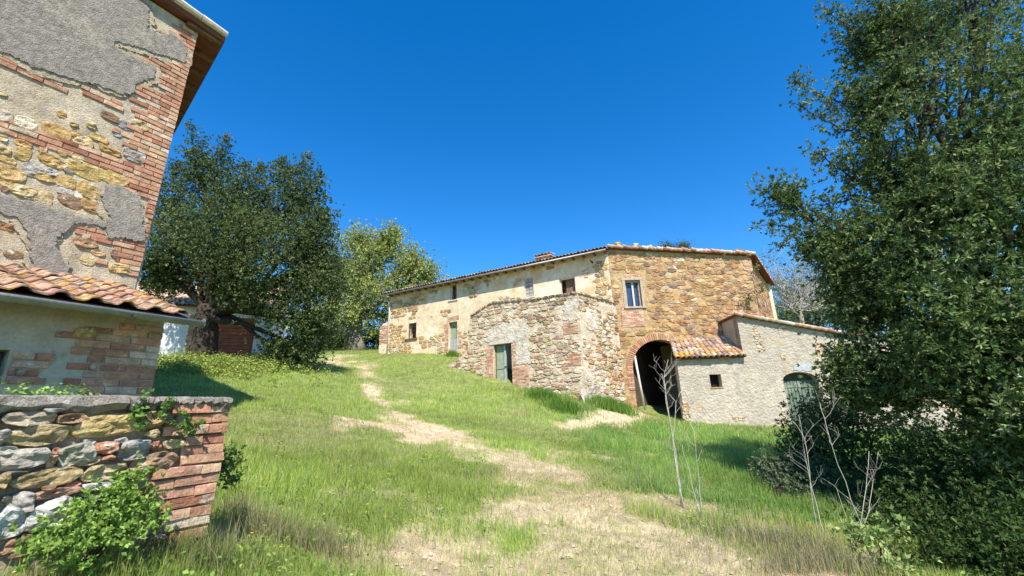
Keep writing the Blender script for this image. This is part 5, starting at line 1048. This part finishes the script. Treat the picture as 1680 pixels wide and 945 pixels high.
stalk('slender pair of pale dry stalks in front of the arched shed door', 1342, 882, [([(1332, 800), (1318, 730), (1310, 680)], 6), ([(1330, 800), (1322, 720), (1300, 690)], 5)], .006, 3)
stalk('leaning thick pale dry stalk among the oak sapling leaves', 1440, 935, [([(1420, 880), (1385, 790), (1355, 700), (1345, 660)], 6), ([(1412, 865), (1420, 800), (1425, 740)], 5)], .006, 4)
stalk('short forked pale dry stalk leaning beside the oak sapling', 1400, 905, [([(1388, 850), (1372, 800)], 3), ([(1425, 840), (1432, 790), (1440, 740)], 4)], .0048, 5)

# ------------------------------------------------------------------ grass
def blades(x, y, h, wd, c, g, bendv=.5, seg=2, flat=0.):
    n = len(x); z = gz(x, y)-.015; a = g.uniform(0, 2*math.pi, n); dx, dy = np.cos(a), np.sin(a); b2 = g.uniform(0, 2*math.pi, n); lx, ly = np.cos(b2), np.sin(b2); k = np.abs(g.normal(size=n))*bendv+flat
    k = np.minimum(k, 1.6); up_ = 1/np.sqrt(1+k*k); B = np.stack([x, y, z], 1); S = np.stack([dx, dy, 0*dx], 1)*(wd/2)[:, None]
    if seg == 1:
        T = B+np.stack([lx*k*up_*h, ly*k*up_*h, h*up_], 1); V = np.stack([B-S, B+S, T], 1).reshape(-1, 3); Fq = np.arange(n*3).reshape(-1, 3); return V, Fq, np.repeat(c, 3, 0)
    M_ = B+np.stack([lx*k*up_*h*.3, ly*k*up_*h*.3, h*up_*.55], 1); T = B+np.stack([lx*k*up_*h, ly*k*up_*h, h*up_*.95], 1)
    V = np.stack([B-S, B+S, M_-S*.75, M_+S*.75, T], 1).reshape(-1, 3); i = np.arange(n)[:, None]*5
    Fq = np.concatenate([i+[0, 1, 3], i+[0, 3, 2], i+[2, 3, 4]], 1).reshape(-1, 3); return V, Fq, np.repeat(c, 5, 0)
def fan(n, r0_, r1_, g, amax=R(60)):
    a = g.uniform(-amax, amax, n); r_ = np.exp(g.uniform(math.log(r0_), math.log(r1_), n)); return r_*np.sin(a), r_*np.cos(a), r_
def in_foot(x, y):
    bad = np.zeros(len(x), bool)
    for W_, l0, l1, dp_ in ((AB, 0, LAB, 8), (BC, 0, LBC, 8), (AN, left, .1, 3.5), (SH, 0, sEnd, 6), (LW, -4, 0, 2), (TW, -6, 0, 6), (RW, -3, 0, .42), (OW, -2, LO, 5)):
        s_ = (x-W_.p[0])*W_.d[0]+(y-W_.p[1])*W_.d[1]; o = (x-W_.p[0])*W_.n[0]+(y-W_.p[1])*W_.n[1]; bad |= (s_ > l0) & (s_ < l1) & (o < .02) & (o > -dp_)
    return bad
GREEN = np.array([[.315, .415, .080], [.395, .475, .115], [.235, .350, .064], [.455, .490, .170], [.175, .345, .092]])
STRAW = np.array([[.54, .44, .27], [.60, .51, .34], [.46, .38, .23]])
def grass(name, n, r0_, r1_, seed, seg, minw):
    g = np.random.default_rng(seed); x, y, r_ = fan(n, r0_, r1_, g); p, b = masks(x, y)
    nz = fbm(x*.55+9, y*.55+4, 3); nf = fbm(x*2.2, y*2.2, 2); nd = fbm(x*.35+30, y*.35+12, 3)
    right = np.clip((x-1.2)/1.5, 0, 1)*np.clip((y-6)/2, 0, 1)*np.clip((22-y)/3, 0, 1)       # lush strip towards the shed
    left_ = np.clip((-.3-x)/.8, 0, 1)*np.clip((9-y)/3, 0, 1)
    h = .07+.20*nz*nf+.15*left_*nf*(nz+.3)+.16*right*nf
    kdoor = np.exp(-(((x-AN.pt(-1.2, 0)[0])/3.0)**2+((y-AN.pt(-1.2, 0, .8)[1])/1.3)**2)); kc = np.exp(-(((x-4.8)/1.5)**2+((y-20.6)/1.2)**2)); h = h+.30*kdoor*nf+.40*kc*nf
    path = g.random(n) < p
    keep = (~in_foot(x, y)) & (g.random(n) > b*.97) & ~(path & (g.random(n) < .25)) & ((g.random(n) < .25+1.3*nf) | path)
    h = np.where(path, .045+.05*g.random(n), h*g.uniform(.6, 1.35, n))
    gi = g.choice(5, n, p=[.3, .25, .2, .15, .1]); gi = np.where((right > .4) & (g.random(n) < .5), 4, gi); c = GREEN[gi]*(.60+.90*nz[:, None])*g.uniform(.8, 1.2, (n, 1))
    dry = np.clip((nd-.53)/.14, 0, 1)*.5+.06; dry = dry*(1-.85*right)*(1-.7*kdoor)*(1-.35*left_); isdry = (g.random(n) < dry)
    c = np.where(isdry[:, None], STRAW[g.choice(3, n)]*g.uniform(.75, 1.05, (n, 1)), c)
    sc = STRAW[g.choice(3, n)]*g.uniform(.75, 1.1, (n, 1)); gp = path & (g.random(n) < .18+.35*np.clip((fbm(x*1.1+70, y*1.1, 2)-.5)/.2, 0, 1)); c = np.where((path & ~gp)[:, None], sc, c)
    wd = np.maximum(minw, r_*.0011)*g.uniform(.7, 1.3, n)*np.where(path, .75, 1)
    q = keep; flat = np.where(path & ~gp, 1.3, 0.)
    V, Fq, C_ = blades(x[q], y[q], h[q], wd[q], c[q], g, .5, seg, flat[q]); o = link(name, npmesh(name, V, Fq, M_grass, C_, 'POINT')); return o
tag(grass('grass', 210000, 2.2, 9, 201, 2, .0035), 'green and straw coloured grass covering the near slope', 'grass', kind='stuff')
tag(grass('far_grass', 420000, 7, 42, 202, 1, .006), 'green grass on the slope up to the farm buildings', 'grass', kind='stuff')
# taller tufts against the annex foot and tall dry tufts by the low wall
def tuft(label, u, v, n, hh, spr, pal, seed, grp=None):
    g = np.random.default_rng(seed); b = gpx(u, v); x = b[0]+g.normal(size=n)*spr; y = b[1]+g.normal(size=n)*spr*.6; q = ~in_foot(x, y); x, y = x[q], y[q]; n = len(x); pal = np.array(pal)
    V, Fq, C_ = blades(x, y, hh*g.uniform(.5, 1.2, n), np.full(n, max(.005, b[1]*.0012)), pal[g.choice(len(pal), n)]*g.uniform(.75, 1.25, (n, 1)), g, .45, 2)
    T = thing('grass_tuft', b, label, 'plant', grp); link('blades', npmesh('blades', V-np.array(b), Fq, M_grass, C_, 'POINT'), T)
LG = [(.15, .28, .045), (.19, .32, .06), (.12, .23, .04)]
tuft('lush tall grass tuft at the annex wall right of its door', 892, 655, 900, .55, .35, LG, 301); tuft('lush tall grass tuft below the annex corner', 925, 672, 900, .5, .4, LG, 302); tuft('lush tall grass clump between the annex corner and the arch', 1000, 672, 1800, .6, .55, LG, 303)
tuft('small bright tuft beside the farmhouse wing door', 742, 585, 300, .5, .2, LG, 304)
for i, (u, v, hh) in enumerate([(430, 880, .32), (395, 860, .3), (480, 900, .3), (350, 910, .28), (540, 915, .3)]): tuft('pale dry long grass tuft near the foot of the brick pier', u, v, 330, hh, .16, [(.42, .36, .22), (.34, .32, .16), (.20, .24, .08)], 310+i, 'dry tufts by the brick pier')
for i, (u, v, hh) in enumerate([(1290, 900, .3), (1230, 890, .25), (1340, 925, .3), (1390, 940, .3), (1300, 935, .25)]): tuft('dry straw tuft below the bleached stalks at the track edge', u, v, 300, hh, .18, [(.46, .39, .26), (.38, .33, .20), (.20, .24, .09)], 320+i, 'dry tufts at the track edge')
for i, (u, v, hh) in enumerate([(280, 930, .3), (200, 925, .25), (320, 935, .3), (100, 935, .25)]): tuft('green long grass tuft growing at the foot of the low wall', u, v, 400, hh, .14, [(.15, .22, .05), (.20, .25, .08), (.32, .30, .16)], 330+i, 'green tufts along the low wall')
# dandelions
g_ = np.random.default_rng(77); mb = MB()
for i in range(46):
    q = gpx(g_.uniform(400, 760), g_.uniform(720, 930)); q[2] += g_.uniform(.08, .2); n = 6; V = [q+np.array([.014*math.cos(k*math.pi/3), .014*math.sin(k*math.pi/3), .004]) for k in range(6)]+[q+np.array([0, 0, .009]), q-np.array([0, 0, .005])]
    mb.add(V, [(k, (k+1) % 6, 6) for k in range(6)]+[((k+1) % 6, k, 7) for k in range(6)], (.75, .55, .03))
tag(mb.build('wild_flowers', M_softleaf, kind='stuff'), 'tiny yellow flowers dotted through the near grass', 'flowers')

# pebbles and clods on the track, broad-leaved weeds through the grass
g_ = np.random.default_rng(88); x, y, r_ = fan(9000, 3.2, 26, g_, R(50)); p, b = masks(x, y); q = (g_.random(len(x)) < .15+.6*b) & (p > .4) & ~in_foot(x, y); x, y, r_ = x[q][:1600], y[q][:1600], r_[q][:1600]
z = gz(x, y); mb = MB()
for i in range(len(x)):
    k = g_.uniform(.008, .022)*(1+r_[i]*.06); V = [np.array([x[i], y[i], z[i]-.02])+np.array([math.cos(a)*k*g_.uniform(.7, 1.3), math.sin(a)*k*g_.uniform(.7, 1.3), .004]) for a in np.linspace(0, 5.2, 6)]+[np.array([x[i], y[i], z[i]-.02+k*g_.uniform(.6, 1.1)])]
    mb.add(V, [(j, (j+1) % 6, 6) for j in range(6)], tuple(np.array([.50, .41, .30])*g_.uniform(.6, 1.15)))
tag(mb.build('pebbles', mat('pebble', src='attr', var=.2, bump=.3), kind='stuff'), 'small pebbles and clods scattered on the worn track', 'pebbles')
x, y, r_ = fan(2600, 2.6, 16, g_, R(52)); p, b = masks(x, y); q = (p < .45) & ~in_foot(x, y) & (fbm(x*.7+3, y*.7+90, 2) > .42); x, y = x[q], y[q]
cc = np.stack([x, y, gz(x, y)+.05], 1); o = link('ground_weeds', npmesh('ground_weeds', *(lambda a: (a[0], a[1], M_softleaf, a[2], 'POINT'))(leaves(cc, .10, 11, .045, .028, [((.20, .30, .06), 3), ((.15, .24, .05), 2), ((.26, .33, .10), 1)], g_, .8))))
tag(o, 'broad-leaved weeds and clover growing through the grass', 'weeds', kind='stuff')
